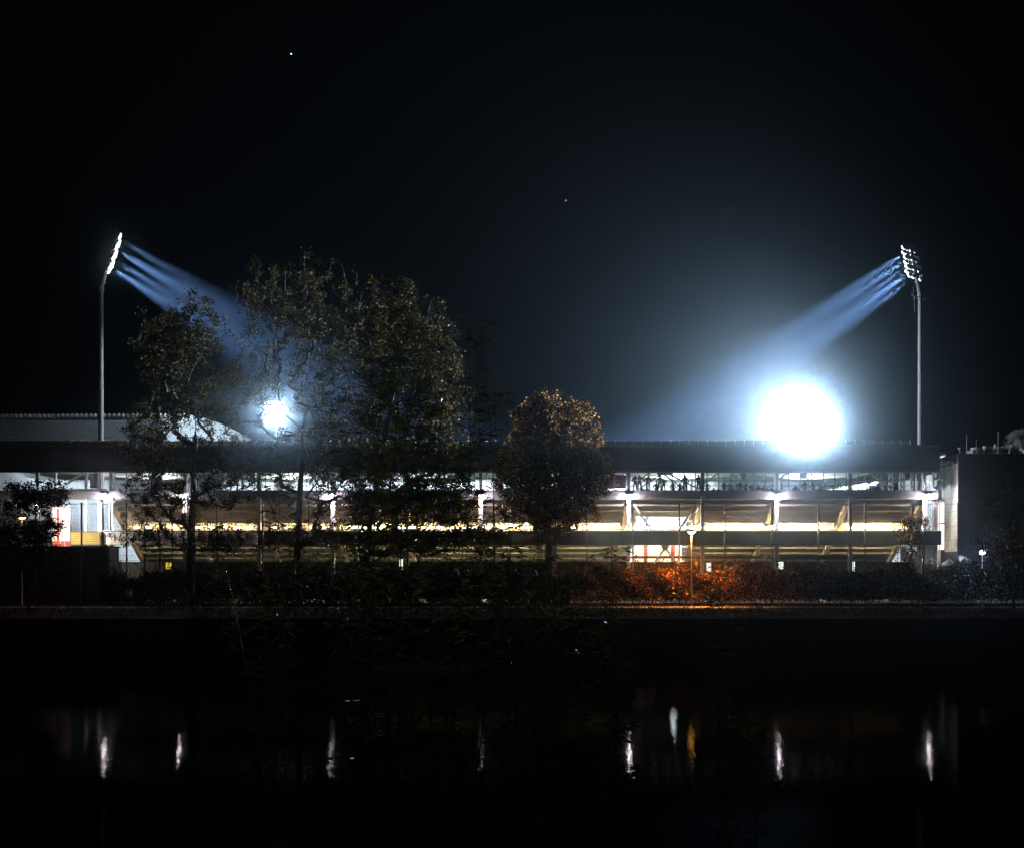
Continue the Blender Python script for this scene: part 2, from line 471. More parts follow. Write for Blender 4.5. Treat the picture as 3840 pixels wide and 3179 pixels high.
# ground floor: dark wall with lit door and windows
b = MB()
zg = Z(2105,D+1)
b.box(X(420,D), X(2655,D), D+.9, D+1.2, GZ, zg); b.box(X(2672,D), X(3480,D), D+.9, D+1.2, GZ, zg)
b.box(X(2655,D), X(2672,D), D+.9, D+1.2, Z(2107,D)+.01, zg-.001)
b.build('ground_floor_wall', mat('dark_render_wall',(.035,.035,.03),.8,0,.2,1.5), gs)
b = MB(); b.box(X(2270,D), X(2866,D), D+.6, D+.75, Z(2092,D), Z(2083,D)); b.box(X(2880,D), X(3330,D), D+.6,D+.75,Z(2096,D),Z(2079,D))
b.build('girder', M['steel'], gs)
d = MB(); d.box(X(2655.5,D), X(2671.5,D), D+1.0, D+1.05, GZ, Z(2107,D)); dd = d.build('door', M['lit_door'], gs)
d = MB(); d.box(X(2655,D), X(2672,D), D+.85, D+.895, Z(2109,D), Z(2106,D)); d.box(X(2655,D)-.1, X(2655,D), D+.85, D+.895, GZ, Z(2106,D)); d.box(X(2672,D), X(2672,D)+.1, D+.85, D+.895, GZ, Z(2106,D)); d.build('frame', M['green_steel'], dd)
for (pa,pb,ya,yb,mm) in ((612,636,2108,2134,'lit_yellow'),(1495,1507,2095,2180,'lit_door'),(2920,2946,2104,2132,'lit_door'),(3205,3215,2104,2140,'lit_door')):
    d = MB(); d.box(X(pa,D),X(pb,D),D+.84,D+.895,Z(yb,D),Z(ya,D)); w = d.build('lit_window', M[mm], gs)
    d = MB(); d.box(X(pa,D)-.06,X(pb,D)+.06,D+.80,D+.838,Z(ya,D),Z(ya,D)+.08); d.box((X(pa,D)+X(pb,D))/2-.03,(X(pa,D)+X(pb,D))/2+.03,D+.80,D+.838,Z(yb,D),Z(ya,D)-.001); d.build('frame', M['steel'], w)
# gate in the open bay
d = MB()
for px in (2422, 2524): d.box(X(px,118)-.22,X(px,118)+.22,118,118.3,GZ,Z(1980,118))
d.build('red_post', M['red_steel'], gs)
d = MB(); d.box(X(2395,D),X(2590,D),119,119.1,GZ,Z(2042,119)-.2); d.build('stair_wall', M['white_wall'], gs)
d = MB()
for yy in (2046,2056,2067,2080):
    d.tube((X(2386,D),D+2,Z(yy,D+2)),(X(2586,D),D+2,Z(yy,D+2)),.03,n=6)
for px in (2386,2436,2486,2536,2586): d.tube((X(px,D),D+2,GZ),(X(px,D),D+2,Z(2046,D+2)),.035,n=6)
d.build('stair_railing', M['steel_grey'], gs)

# right end: battened lattice column, brackets, stair rails
def lattice(px, ya, yb, dd, w=11):
    l = MB(); x0, x1 = X(px-w/2,dd), X(px+w/2,dd)
    l.box(x0-.09,x0+.07,dd,dd+.3,Z(yb,dd),Z(ya,dd)); l.box(x1-.07,x1+.09,dd,dd+.3,Z(yb,dd),Z(ya,dd))
    z = Z(yb,dd)+.3
    while z < Z(ya,dd): l.box(x0+.07,x1-.07,dd+.05,dd+.25,z,z+.28); z += .95
    l.build('lattice_column', M['steel'], gs)
lattice(3508,1772,1840,D+.5); lattice(3506,1860,2106,D+.5,9); lattice(3384,1772,1838,D+7,9); lattice(3424,1772,1838,D+7,9); lattice(3342,1772,1838,D+9,8); lattice(3320,1772,1838,D+12,8); lattice(3387,2046,2104,D+6,9)
l = MB()
for yy in (1800,1812,1824): l.tube((X(3478,D),D+1,Z(yy,D)),(X(3500,D),D+1,Z(yy-3,D)),.03,n=5)
for px in (3478,3485,3492,3499): l.tube((X(px,D),D+1,zWIN0),(X(px,D),D+1,Z(1798,D)),.03,n=5)
l.build('walkway_railing', M['steel'], gs)
# left end: tie beams and diagonals
l = MB()
l.box(X(150,D),X(395,D),D+.3,D+.55,Z(1838,D)+.01,Z(1830,D)); l.box(X(230,D),X(400,D),D+.3,D+.5,Z(1870,D),Z(1864,D))
l.bar((X(235,D),D+.7,Z(1815,D)),(X(305,D),D+.7,Z(1768,D)),.2)
l.build('end_tie_beam', M['steel_grey'], gs)
for px,w in ((130,9),(196,9),(313,8),(364,14)):
    l = MB(); l.box(X(px-w/2,D),X(px+w/2,D),D+.6,D+.9,GZ if px>300 else zWIN0,zCLAD0); l.build('end_column', M['steel_grey' if px!=130 else 'steel'], gs)
l = MB(); l.box(X(320,D),X(352,D),D+1.2,D+1.3,Z(1826,D),Z(1769,D)); l.build('dark_screen', M['roof_dark'], gs)

# ================================================================ STANDS ROUND THE PITCH
os_ = empty('opposite_stand', (0,232,GZ), 'white grandstand across the pitch seen through the glazed walkway', 'grandstand')
b = MB(); b.box(-80,80,246,246.4,GZ,31); b.build('back_wall', M['white_wall'], os_)
b = MB(); b.box(-80,80,222,248,31.01,31.8); b.build('roof', M['steel_white'], os_)
b = MB(); c = MB()
for i in range(24):
    y = 222+i*.95; z = GZ+1.2+i*.72
    b.box(-80,80,y,y+.95,GZ,z)
    c.box(-80,80,y+.35,y+.75,z+.002,z+.45)
b.build('tier', M['tread'], os_); c.build('seat_row', M['seat'], os_)
b = MB()
for k in range(17): b.box(-80+k*10-.2,-80+k*10+.2,221.5,221.9,GZ,31); 
b.build('roof_column', M['steel'], os_)
b = MB()
for k in range(16): b.box(-79.5+k*10,-71+k*10,245.9,245.98,20,24)
b.build('dark_opening', M['steel'], os_)

def side_stand(sgn, name, label, dy0, dy1):
    e = empty(name, (sgn*70,160,GZ), label, 'grandstand')
    b = MB(); s = MB()
    for i in range(28):
        x0 = 57+i*.9; z = GZ+1.6+i*(.80 if sgn < 0 else .66)
        xs = sorted((sgn*x0, sgn*(x0+.9)))
        b.box(xs[0],xs[1],dy0,dy1,GZ,z)
        y = dy0+.2
        while y < dy1-.5:
            xs2 = sorted((sgn*(x0+.30), sgn*(x0+.42)))
            s.box(xs2[0],xs2[1],y,y+.44,z+.002,z+.72)
            y += .56
    b.build('tier', M['tread'], e); o = s.build('seats', M['seat'], e); o['kind'] = 'stuff'
    b = MB(); xs = sorted((sgn*82.3, sgn*82.7)); b.box(xs[0],xs[1],dy0,190,GZ,22); b.box(xs[0],xs[1],190,dy1,GZ,28); b.build('back_wall', M['white_wall'], e)
    return e
side_stand(1,'side_stand','white seated end stand glimpsed through the right end of the glazed walkway',155,212)
ws = side_stand(-1,'side_stand','end stand of white seats under a big ribbed roof at the left edge',138,212)
# ribbed roof with its rounded end (left)
b = MB()
plan = []
for t in np.linspace(0,1,60):
    px = -80 + 1040*t
    # plan curve: runs along the stand, then turns away from the river
    dd = 148 + 30*max(0,(t-.62)/.38)**2.0
    top = 1549 - 3*t
    if px > 680: top = 1546 + (px-680)**1.55*.018
    top = min(top, 1655)
    plan.append((px,dd,top))
nr = 26
for (px,dd,top) in plan:
    zt_ = Z(top,dd); zb_ = Z(1668,dd)
    for j in range(nr+1):
        u = j/nr
        b.v.append((X(px,dd), dd + 2.5*u*u, zb_+(zt_-zb_)*u))
for i in range(len(plan)-1):
    for j in range(nr):
        a = i*(nr+1)+j; b.f.append((a,a+nr+1,a+nr+2,a+1)); b.m.append(0)
rr = b.build('roof', M['far_roof'], ws)
b = MB()
for i in range(len(plan)-1):
    (p,d0,t0),(q,d1,t1) = plan[i],plan[i+1]
    if p > 690: break
    b.add([(X(p,d0),d0+2.0,Z(t0,d0)),(X(q,d1),d1+2.0,Z(t1,d1)),(X(q,d1),d1+1.2,Z(t1,d1)-.42),(X(p,d0),d0+1.2,Z(t0,d0)-.42)],[(0,1,2,3)])
    b.box(X(p,d0),X(p,d0)+.1,d0+1.0,d0+1.9,Z(t0,d0)-.45,Z(t0,d0)+.05)
b.build('eaves_flashing', M['steel_white'], rr)

# ================================================================ FLOODLIGHT MASTS
def floodlight(parent, p, aim, r=.27, hot='cool_lens'):
    a = Vector(aim).normalized()
    h = MB(); h.lathe(p-a*.35, a, [(0,.06),(.05,r*.55),(.22,r*.85),(.40,r)], 12)
    side = a.cross(Vector((0,0,1))).normalized()
    for s in (-1,1): h.bar(p+side*s*(r+.05), p+side*s*(r+.05)-a*.15+Vector((0,0,.42)), .05)
    h.bar(p+side*(r+.05)-a*.15+Vector((0,0,.42)), p-side*(r+.05)-a*.15+Vector((0,0,.42)), .05)
    f = h.build('floodlight', M['lamp_housing'], parent)
    l = MB(); l.lathe(p+a*.03, a, [(0,r*.97),(.10,r*.85),(.18,r*.5),(.21,0)], 12); l.build('lens', M[hot], f)

def near_mast(px, ybase, ybend, hx, hy, dd, armdir, aim, label, hot_rows, beams):
    base = Vector((X(px,dd),dd,GZ)); e = empty('floodlight_mast', base, label, 'floodlight mast', 'floodlight masts around the stadium')
    bend = Vector((X(px,dd),dd,Z(ybend,dd))); top = P(hx,hy,dd)
    m = MB(); m.tube(base,bend,.42,.26,12); m.tube(bend-Vector((0,0,.3)),bend+Vector((0,0,.35)),.36,.36,12); m.build('pole', M['mast'], e)
    m = MB(); m.tube(bend,top,.24,.16,10)
    for t in (.12,.3): q = bend.lerp(top,t); m.tube(q-Vector((0,0,.06)),q+Vector((0,0,.06)),.33,.33,10)
    m.build('head_pole', M['mast'], e)
    ad = Vector(armdir).normalized(); a = Vector(aim).normalized()
    m = MB(); m.bar(bend-ad*1.6+a*.2, bend+ad*1.6+a*.2,.09); m.bar(bend-ad*1.6, bend-ad*1.6+Vector((0,0,-.0))+Vector((0,0,.9)),.06)
    m.bar(bend-ad*1.5+Vector((0,0,-.1)), bend-ad*1.3+Vector((0,0,-2.2)),.06)
    m.build('service_platform', M['steel_white'], e)
    n = 0
    for r_ in range(4):
        q = bend.lerp(top, 1-.2*r_)
        m = MB(); m.bar(q-ad*1.35, q+ad*1.35,.12); m.build('crossarm', M['steel_white'], e)
        for k,s in enumerate((-1.25,-.8,-.42,.42,.8,1.25)):
            hot = 'hot_lens' if (r_ in hot_rows and abs(s)>1) else 'cool_lens'
            if r_ == 3 and k in (1,4): continue
            floodlight(e, q+ad*s+a*.25+Vector((0,0,.12 if r_<3 else .25)), a, .35, hot)
        if r_ < 3:
            for s in (-1.3,-.65,.75):
                floodlight(e, q+ad*s+a*.2+Vector((0,0,-.55)), a+Vector((0,0,-.35)), .33, 'hot_lens' if (r_ in hot_rows and s<-1) else 'cool_lens')
    for (t, da, w, size) in beams:
        q = bend.lerp(top, t)+a*1.15
        spot('beam_lamp', q, q+(a+Vector(da))*50, w*NEAR_W, size*1.55, 1.0, (.34,.55,1.0), .3, e)
    return e

near_mast(3451,2250,1112,3416,934,125,(.78,.62,0),(-.66,.60,-.44),
    'tall floodlight mast at the right end of the grandstand, its beam falling left', {2},
    [(1.0,(0,0,.04),.8,7),(.86,(0,0,.02),1,8),(.72,(0,0,-.02),.9,6),(.58,(.02,0,-.02),1.1,9),(.42,(0,0,-.04),.7,7)])
near_mast(379,2250,1085,437,893,125,(.42,-.85,0),(.74,.42,-.42),
    'tall leaning floodlight mast over the ribbed roof, its beam falling right', {1,2,3},
    [(1.0,(0,0,.03),.2,9),(.8,(0,0,.02),.35,12),(.62,(0,0,-.02),.3,10),(.45,(0,0,-.03),.35,12)])

def far_mast(px, py, dd, w, label, cone, core, tgt):
    base = Vector((X(px,dd),dd,GZ)); e = empty('floodlight_mast', base, label, 'floodlight mast', 'floodlight masts around the stadium')
    c = P(px,py,dd)
    m = MB(); m.tube(base,Vector((base.x,dd,c.z-2.5)),.45,.26,12); m.build('pole', M['mast'], e)
    m = MB(); m.tube(Vector((base.x,dd,c.z-2.6)),Vector((base.x,dd-.6,c.z+2.8)),.24,.16,10); m.build('head_pole', M['mast'], e)
    a = (Vector((0,0,EZ))-c).normalized()
    for r_ in range(5):
        z = c.z-2.2+r_*1.1
        m = MB(); m.box(base.x-2.3,base.x+2.3,dd-.9,dd-.75,z-.06,z+.06); m.build('crossarm', M['steel_white'], e)
        for k in range(6):
            floodlight(e, Vector((base.x-2.1+k*.84,dd-1.3,z)), a+Vector((random.uniform(-.1,.1),0,-.05)), core, 'hot_lens')
    spot('glare_lamp', c+a*2.5, tgt, w, cone, 1.0, (.70,.85,1.0), 1.2, e)
    return e
random.seed(5)
far_mast(3030,1604,240,FAR_RIGHT_W,'floodlight mast beyond the roof, its lamps blazing straight at the river',34,.36,(-66,0,28))
far_mast(1033,1548,240,FAR_LEFT_W,'floodlight mast beyond the roof, its dazzling lamps seen through tree branches',26,.26,(0,0,22))
# spill from the near masts; added spots and edge fixtures brighten the stands
spot('mast_spill', (-50,125,43), (51,125,24), 280000, 26, .8, (.8,.9,1.0), .5)
spot('mast_spill', (50,125,43), (-51,125,26), 280000, 13, .8, (.8,.9,1.0), .5)
spot('roof_lamp', (50,125.5,43), (-34,154,26), 900000, 19, 1, (.75,.88,1.0), .5)
for k in range(6):
    xx = -50+k*20
    h = MB(); h.box(xx-.5,xx+.5,134.6,135.0,17.95,18.3); h.box(xx-.05,xx+.05,134.7,134.9,18.301,18.9); hh = h.build('added_edge_light', M['lamp_housing'], gs)  # invented fixture, added to carry the spot on the opposite stand
    h = MB(); h.box(xx-.45,xx+.45,135.002,135.04,18.0,18.25); h.build('lens', M['cool_lens'], hh)
    spot('soffit_fill', (xx*.86-4,134.2,15.6), (xx*.86-4,123,20.5), 10000, 100, .5, (.92,.97,1.0), .4, gs)  # added spot without a fixture, brightens the roof soffit from below
    spot('opposite_fill', (xx,135.6,18.1), (xx,246,17), 1100000, 26, .4, (.85,.93,1.0), .4, gs)  # added fill that whitens the stand across the pitch
spot('side_fill', (40,136.9,17.6), (-74,170,14), 110000, 40, .6, (.85,.93,1.0), .4, gs)  # added fill without a fixture, for the left end stand
spot('side_fill', (-40,136.9,17.6), (78,190,16), 600000, 40, .6, (.85,.93,1.0), .4, gs)  # same added fill for the right end stand


# ================================================================ OFFICE BUILDING (right)
XB = X(3594,D)
ob = empty('office_building', (XB+14,D+8,GZ), 'tall dark flat-roofed building with a pale panelled side at the right edge', 'building')
zr = Z(1700,D)
b = MB(); b.box(XB, XB+60, D, D+5.2, GZ, zr); b.box(XB+9, XB+60, D+5.201, D+24, GZ, zr-.2); b.build('dark_facade', M['building_dark'], ob)
b = MB(); b.box(XB-.06, XB-.002, D+.05, D+3.45, Z(2066,D), zr-.02); b.build('side_cladding', M['building_panel'], ob)
b = MB()
for k in range(1,9):
    z = GZ+1.9+ k*1.62
    b.box(XB-.075, XB-.061, D+.05, D+3.45, z, z+.035)
b.box(XB-.075, XB-.061, D+1.7, D+1.735, Z(2066,D), zr-.02)
b.build('panel_seams', M['seam'], ob)
b = MB(); b.box(XB-.04, XB-.002, D+3.5, D+5.2, GZ+3, zr-.3); w = b.build('side_glazing', M['building_dark'], ob)
b = MB()
for yy in (1742,1795,1877): b.box(XB-.22, XB-.042, D+3.5, D+5.2, Z(yy,D+3.5)-.1, Z(yy,D+3.5)+.12)
b.build('floor_edge', M['green_steel'], ob)
b = MB()
for k in range(2): b.box(XB-.2, XB-.043, D+4.6+k*.5, D+4.66+k*.5, GZ+3, zr-.3)
b.build('window_mullion', M['steel_white'], ob)
for (ya,yb) in ((1885,1960),(1965,2060)):
    b = MB(); b.box(XB-.10, XB-.045, D+3.6, D+5.1, Z(yb,D+5), Z(ya,D+5)); b.build('lit_window', M['lit_window'], ob)
b = MB(); b.box(XB-6, XB+.4, D+4, D+9, Z(1698,D+4)-.15, Z(1698,D+4)+.02); b.build('canopy', M['green_steel'], ob)
b = MB(); b.box(XB-.8,XB-.1,D+3.9,D+4.3,Z(1738,D+4),Z(1722,D+4)); b.build('vent_box', M['steel_white'], ob)

ACG = 'cooling units on the office roof'
def fan_unit(px0, px1, yt, nf, label, dd=D+3):
    x0, x1 = X(px0,dd), X(px1,dd); e = empty('air_conditioner', ((x0+x1)/2,dd,zr), label, 'air conditioner', ACG)
    zt_ = Z(yt,dd); b = MB(); b.box(x0,x1,dd-.8,dd+.8,zr+.25,zt_); 
    for s in (x0+.1,x1-.2): b.box(s,s+.1,dd-.7,dd+.7,zr+.001,zr+.249)
    n = max(2,int((x1-x0)/.5))
    b.build('casing', M['steel_grey'], e)
    b = MB()
    for i in range(n): b.box(x0+(i+.2)*(x1-x0)/n, x0+(i+.75)*(x1-x0)/n, dd-.83, dd-.801, zr+.35, zt_-.12)
    b.build('side_grille', M['steel'], e)
    for i in range(nf):
        c = x0+(i+.5)*(x1-x0)/nf; r = min(.55,(x1-x0)/nf*.42)
        b = MB(); b.lathe((c,dd,zt_+.001),(0,0,1),[(0,r*.9),(.12,r*.85),(.14,r),(.28,r*1.05),(.3,r*.8)],14); b.build('fan_cowl', M['steel_white'], e)
fan_unit(3637,3674,1688,1,'single low cooling unit with one wide fan nearest the roof corner')
fan_unit(3683,3705,1682,1,'tallest cooling unit with one fan beside the low single unit')
fan_unit(3708,3728,1684,1,'second cooling unit of the close row of fans, before the dish')
fan_unit(3730,3748,1684,1,'cooling unit standing right in front of the smaller dish')
fan_unit(3750,3770,1684,1,'last cooling unit of the row, nearest the steaming chimney')
for px,yt,lab in ((3625,1630,'tall thin lightning rod standing alone near the roof corner'),(3661,1646,'short thin rod rising behind the single low cooling unit'),
              (3743,1618,'tallest thin rod rising through the dish on the office roof'),(3786,1657,'short thin rod just left of the steaming chimney'),(3826,1644,'thin rod rising in front of the steam at the right edge')):
    b = MB(); dd = D+1.5; b.tube((X(px,dd),dd,zr),(X(px,dd),dd,Z(yt,dd)),.05,.03,6); b.tube((X(px,dd),dd,zr),(X(px,dd),dd,zr+.25),.12,.1,8)
    tag(b.build('lightning_rod', M['steel_grey']), lab, 'lightning rod', 'rods on the office roof')
e = empty('security_camera', (X(3599,D+1),D+1,zr), 'small white camera on a short pole at the roof corner', 'camera')
b = MB(); b.tube((X(3599,D+1),D+1,zr),(X(3599,D+1),D+1,Z(1682,D+1)),.05,n=6); b.build('pole', M['steel_white'], e)
b = MB(); zc = Z(1683,D+1); b.bar((X(3601,D+1),D+1,zc+.12),(X(3592,D+1),D+.9,zc+.05),.18,.15); b.build('body', M['steel_white'], e)
for px,yc,r,lab in ((3743,1693,1.05,'smaller pale dish behind the row of cooling units'),(3846,1692,1.6,'large dish cut off by the right edge of the photo')):
    dd = D+6; c = Vector((X(px,dd),dd,Z(yc,dd))); e = empty('satellite_dish', (c.x,dd,zr), lab, 'satellite dish', 'dishes on the office roof')
    b = MB(); ax = Vector((.5,-.35,.25)).normalized(); b.lathe(c,ax,[(-.35,.05),(-.30,r*.5),(-.15,r*.8),(0,r),(.03,r),(-.12,r*.78),(-.26,r*.5),(-.3,.04)],24); b.build('reflector', M['steel_white'], e, True)
    b = MB(); b.tube((c.x,dd,zr),c-ax*.35,.08,n=8); b.tube(c-ax*.3,c+ax*r*.8,.03,n=6); b.build('stand', M['steel_grey'], e)
e = empty('chimney', (X(3795,D+3),D+3,zr), 'squat roof chimney giving off white steam', 'chimney')
b = MB(); x = X(3795,D+3); b.box(x-.45,x+.45,D+2.5,D+3.5,zr,Z(1685,D+3)); b.build('shaft', M['steel_grey'], e)
b = MB(); b.lathe((x,D+3,Z(1685,D+3)+.001),(0,0,1),[(0,.3),(.25,.25),(.28,.4),(.4,.35),(.55,.1)],12); b.build('cowl', M['steel_grey'], e)
# steam
b = MB(); bm = bmesh.new(); bmesh.ops.create_icosphere(bm, subdivisions=3, radius=1)
sx = X(3822,D+4)
for v in bm.verts: v.co = Vector((sx+v.co.x*1.9+(v.co.z)*.6, D+4+v.co.y*1.1, Z(1650,D+4)+v.co.z*1.45))
b.add([v.co.copy() for v in bm.verts],[tuple(v.index for v in f.verts) for f in bm.faces]); bm.free()
stm = bpy.data.materials.new('steam'); stm.use_nodes = True; nt = stm.node_tree; nt.nodes.remove(nt.nodes['Principled BSDF'])
pv = nt.nodes.new('ShaderNodeVolumePrincipled'); pv.inputs['Color'].default_value = (.95,.97,1,1); pv.inputs['Anisotropy'].default_value = .3
nz = nt.nodes.new('ShaderNodeTexNoise'); nz.inputs['Scale'].default_value = 1.3; nz.inputs['Detail'].default_value = 6
tc = nt.nodes.new('ShaderNodeTexCoord'); nt.links.new(tc.outputs['Object'], nz.inputs['Vector'])
gr = nt.nodes.new('ShaderNodeMapRange'); gr.inputs[1].default_value = .50; gr.inputs[2].default_value = .62; gr.inputs[4].default_value = 4.0
nt.links.new(nz.outputs['Fac'], gr.inputs[0]); nt.links.new(gr.outputs[0], pv.inputs['Density']); nt.links.new(pv.outputs[0], nt.nodes['Material Output'].inputs['Volume'])
o = b.build('steam', stm); tag(o, 'white puff of steam drifting off the roof chimney at the right edge', 'steam', kind='stuff')

# dazzling yard floodlight in front of the dark building
yd = D-1.5; e = empty('yard_floodlight', (X(3684,yd),yd,GZ), 'dazzling white floodlight on a low pole before the dark office building', 'floodlight')
p = P(3683,2070,yd)
b = MB(); b.tube((p.x,yd,GZ),(p.x,yd,p.z-.2),.07,.05,8); b.build('pole', M['steel_grey'], e)
b = MB(); b.box(p.x-.28,p.x+.28,yd-.05,yd+.12,p.z-.2,p.z+.2); h = b.build('housing', M['lamp_housing'], e)
b = MB(); b.box(p.x-.24,p.x+.24,yd-.08,yd-.052,p.z-.17,p.z+.17); b.build('lens', emit('yard_lens',(.8,.9,1),500), h)
spot('yard_lamp', p+Vector((0,-.3,0)), (0,0,EZ), 6000, 12, 1, (.6,.8,1), .15, e)
spot('yard_fill', p+Vector((-.6,-.1,-.1)), (X(3540,yd),yd+1,GZ), 3500, 120, .6, (.8,.9,1), .1, e)

# white tents and a low wall behind the hedge at the right
for px0,px1,yt,lab in ((3482,3530,2098,'white market tent behind the hedge, beside the end of the grandstand'),(3545,3600,2105,'white market tent behind the hedge, below the pale panelled wall'),(3610,3672,2112,'white market tent behind the hedge, just left of the dazzling floodlight')):
    d0 = 106; x0,x1 = X(px0,d0),X(px1,d0); e = empty('market_tent', ((x0+x1)/2,d0,GZ), lab, 'tent', 'tents behind the hedge')
    zt_ = Z(yt,d0); b = MB(); c = ((x0+x1)/2,d0+.9,zt_+.35)
    q = [(x0,d0,zt_-.4),(x1,d0,zt_-.4),(x1,d0+1.8,zt_-.4),(x0,d0+1.8,zt_-.4),c]
    b.add(q,[(0,1,4),(1,2,4),(2,3,4),(3,0,4)]); b.box(x0,x1,d0+1.7,d0+1.76,GZ,zt_-.401); b.build('canopy', M['steel_white'], e)
    b = MB()
    for xx in (x0+.04,x1-.04):
        for yy in (d0+.05,d0+1.65): b.tube((xx,yy,GZ),(xx,yy,zt_-.41),.03,n=6)
    b.build('frame', M['steel_grey'], e)

# ================================================================ LEFT END: hoarding, container, shed, lamps
d0 = D-1
b = MB(); b.box(X(197,d0),X(262,d0),d0,d0+.2,GZ,Z(1897,d0)); 
e = tag(b.build('hoarding', mat('pink_hoarding',(.72,.50,.46),.6,0,.12,.5,stretch=(1,1,.2))), 'tall pale hoarding with a red foot, left of the yellow container', 'hoarding')
b = MB(); b.box(X(197,d0),X(262,d0),d0-.03,d0-.002,GZ,Z(2027,d0)); b.box(X(213,d0),X(222,d0),d0-.03,d0-.002,Z(2027,d0)+.001,Z(1905,d0)); b.build('red_band', M['red_steel'], e)
b = MB()
for px in (228,243): b.box(X(px,d0)-.03,X(px,d0)+.03,d0-.06,d0-.031,GZ,Z(1899,d0))
b.build('joint_strip', M['steel_grey'], e)
b = MB(); b.box(X(263,d0)+.01,X(387,d0)-.4,d0,d0+2.2,Z(2042,d0),Z(1990,d0)); cn = tag(b.build('container', M['container']), 'yellow ribbed steel container panel beside the white sponsor cloth', 'container')
b = MB()
for zz in (Z(2042,d0),Z(1990,d0)-.1): b.box(X(263,d0)-.03,X(387,d0)-.36,d0-.04,d0-.002,zz,zz+.1)
for px in (263,374): b.box(X(px,d0)-.03,X(px,d0)+.07,d0-.04,d0-.002,Z(2042,d0)+.101,Z(1990,d0)-.101)
b.build('frame', M['steel'], cn)
b = MB(); b.box(X(263,d0),X(387,d0)-.4,d0+.02,d0+2.1,GZ,Z(2042,d0)-.01); b.build('base', M['shed'], cn)
sd = empty('shed', (X(250,102),102,GZ), 'long black low shed wall at the left behind the fence', 'shed')
b = MB(); b.box(X(-40,102),X(417,102),101.5,104,GZ,Z(2052,102)); b.build('wall', M['shed'], sd)
b = MB(); b.box(X(-40,102)-.1,X(417,102)+.15,101.3,104.2,Z(2052,102)+.001,Z(2047,102)); b.build('roof', M['shed'], sd)

def lamp_post(px, py, dd, label, color, mname, watts, group, h=.16):
    e = empty('street_lamp', (X(px,dd),dd,GZ), label, 'street lamp', group); p = P(px,py,dd)
    b = MB(); b.tube((p.x,dd,GZ),(p.x,dd,GZ+2.6),.085,.075,10); b.tube((p.x,dd,GZ+2.6),(p.x,dd,p.z),.06,.045,10); b.tube((p.x,dd,GZ),(p.x,dd,GZ+.3),.11,.11,10); b.build('pole', M['mast'], e)
    b = MB(); b.lathe((p.x,dd,p.z+.05),(0,0,1),[(0,.34),(.04,.36),(.1,.30),(.2,.12),(.24,.0)],18); b.build('lamp_hood', M['steel'], e, True)
    b = MB(); b.lathe((p.x,dd,p.z+.048),(0,0,-1),[(0,.30),(.06,.28),(.12,.16),(.15,.07)],18); b.build('lamp_shade', M[mname], e, True)
    spot('street_light', (p.x,dd,p.z-.18), (p.x,dd+2.6,GZ), watts, 140, .5, color, .15, e)
    return e
lamp_post(2593,1996,93,'slim street lamp with a glowing orange head before the russet hedge',(1,.36,.07),'orange_lens',PATH_W,'orange street lamps along the path')
lamp_post(82,1941,88,'orange street lamp half hidden by leaves at the left edge',(1,.36,.07),'orange_far',PATH_W*.02,'orange street lamps along the path')
dd = 106
e = empty('yard_lamp', (X(148,dd),dd,GZ), 'yellowish white lamp on a pole behind the small tree at the left', 'lamp'); p = P(148,1890,dd)
b = MB(); b.tube((p.x,dd,GZ),(p.x,dd,p.z),.08,.06,8); b.build('pole', M['steel'], e)
b = MB(); b.box(p.x-.45,p.x+.45,dd-.15,dd+.15,p.z+.05,p.z+.2); h = b.build('lamp_head', M['steel'], e)
b = MB(); b.box(p.x-.35,p.x+.35,dd-.13,dd+.13,p.z-.06,p.z+.048); b.build('lens', emit('yellow_lens',(1,.93,.70),90), h)
spot('yard_light', (p.x,dd,p.z-.2), (X(215,113),112,8), 14000, 130, .6, (1,.88,.78), .15, e)

# ================================================================ WRITING
def text(body, px0, px1, ybase, dd, hpx, mats, name, parent, bold=0.0, depth=.01):
    c = bpy.data.curves.new(name, 'FONT'); c.body = body; c.size = 1; c.extrude = .01; c.offset = bold
    o = bpy.data.objects.new('tmp_text', c); COL.objects.link(o)
    dg = bpy.context.evaluated_depsgraph_get(); me = bpy.data.meshes.new_from_object(o.evaluated_get(dg))
    bpy.data.objects.remove(o)
    xs = [v.co.x for v in me.vertices]; w = max(xs)-min(xs); x0 = min(xs)
    sx = (X(px1,dd)-X(px0,dd))/w; sz = (hpx*dd/F)/.7
    for v in me.vertices:
        v.co = Vector((X(px0,dd)+(v.co.x-x0)*sx, dd-v.co.z*1.0, Z(ybase,dd)+v.co.y*sz)) - parent.matrix_basis.translation
    me.materials.append(mats)
    o = bpy.data.objects.new(name, me); COL.objects.link(o); o.parent = parent
    return o
db = D-.47
def banner(pa, pb, label):
    e = empty('banner', (X((pa+pb)/2,db),db,zBAL0), label, 'banner', 'white cloths on the balustrade')
    b = MB(); nx = 40; x0, x1 = X(pa,db), X(pb,db)
    for i in range(nx+1):
        x = x0+(x1-x0)*i/nx; y = db+.02*math.sin(i*1.3)
        b.v += [(x,y,Z(2040,db)),(x,y,Z(1992,db)),(x,y+.02,Z(2040,db)),(x,y+.02,Z(1992,db))]
    for i in range(nx):
        a = 4*i; b.f += [(a,a+4,a+5,a+1),(a+2,a+3,a+7,a+6),(a+1,a+5,a+7,a+3),(a,a+2,a+6,a+4)]; b.m += [0]*4
    b.f += [(0,1,3,2),(4*nx,4*nx+2,4*nx+3,4*nx+1)]; b.m += [0,0]
    b.build('cloth', M['banner_white'], e); return e
e = banner(389,684,'white cloth with bold black lettering at the left end of the gallery')
text('Nordtrib\u00fcne', 428, 607, 2027, db-.045, 19, M['ink_black'], 'lettering', e, .02)
e = banner(690,966,'white cloth with a red and black stadium name behind the tree trunk')
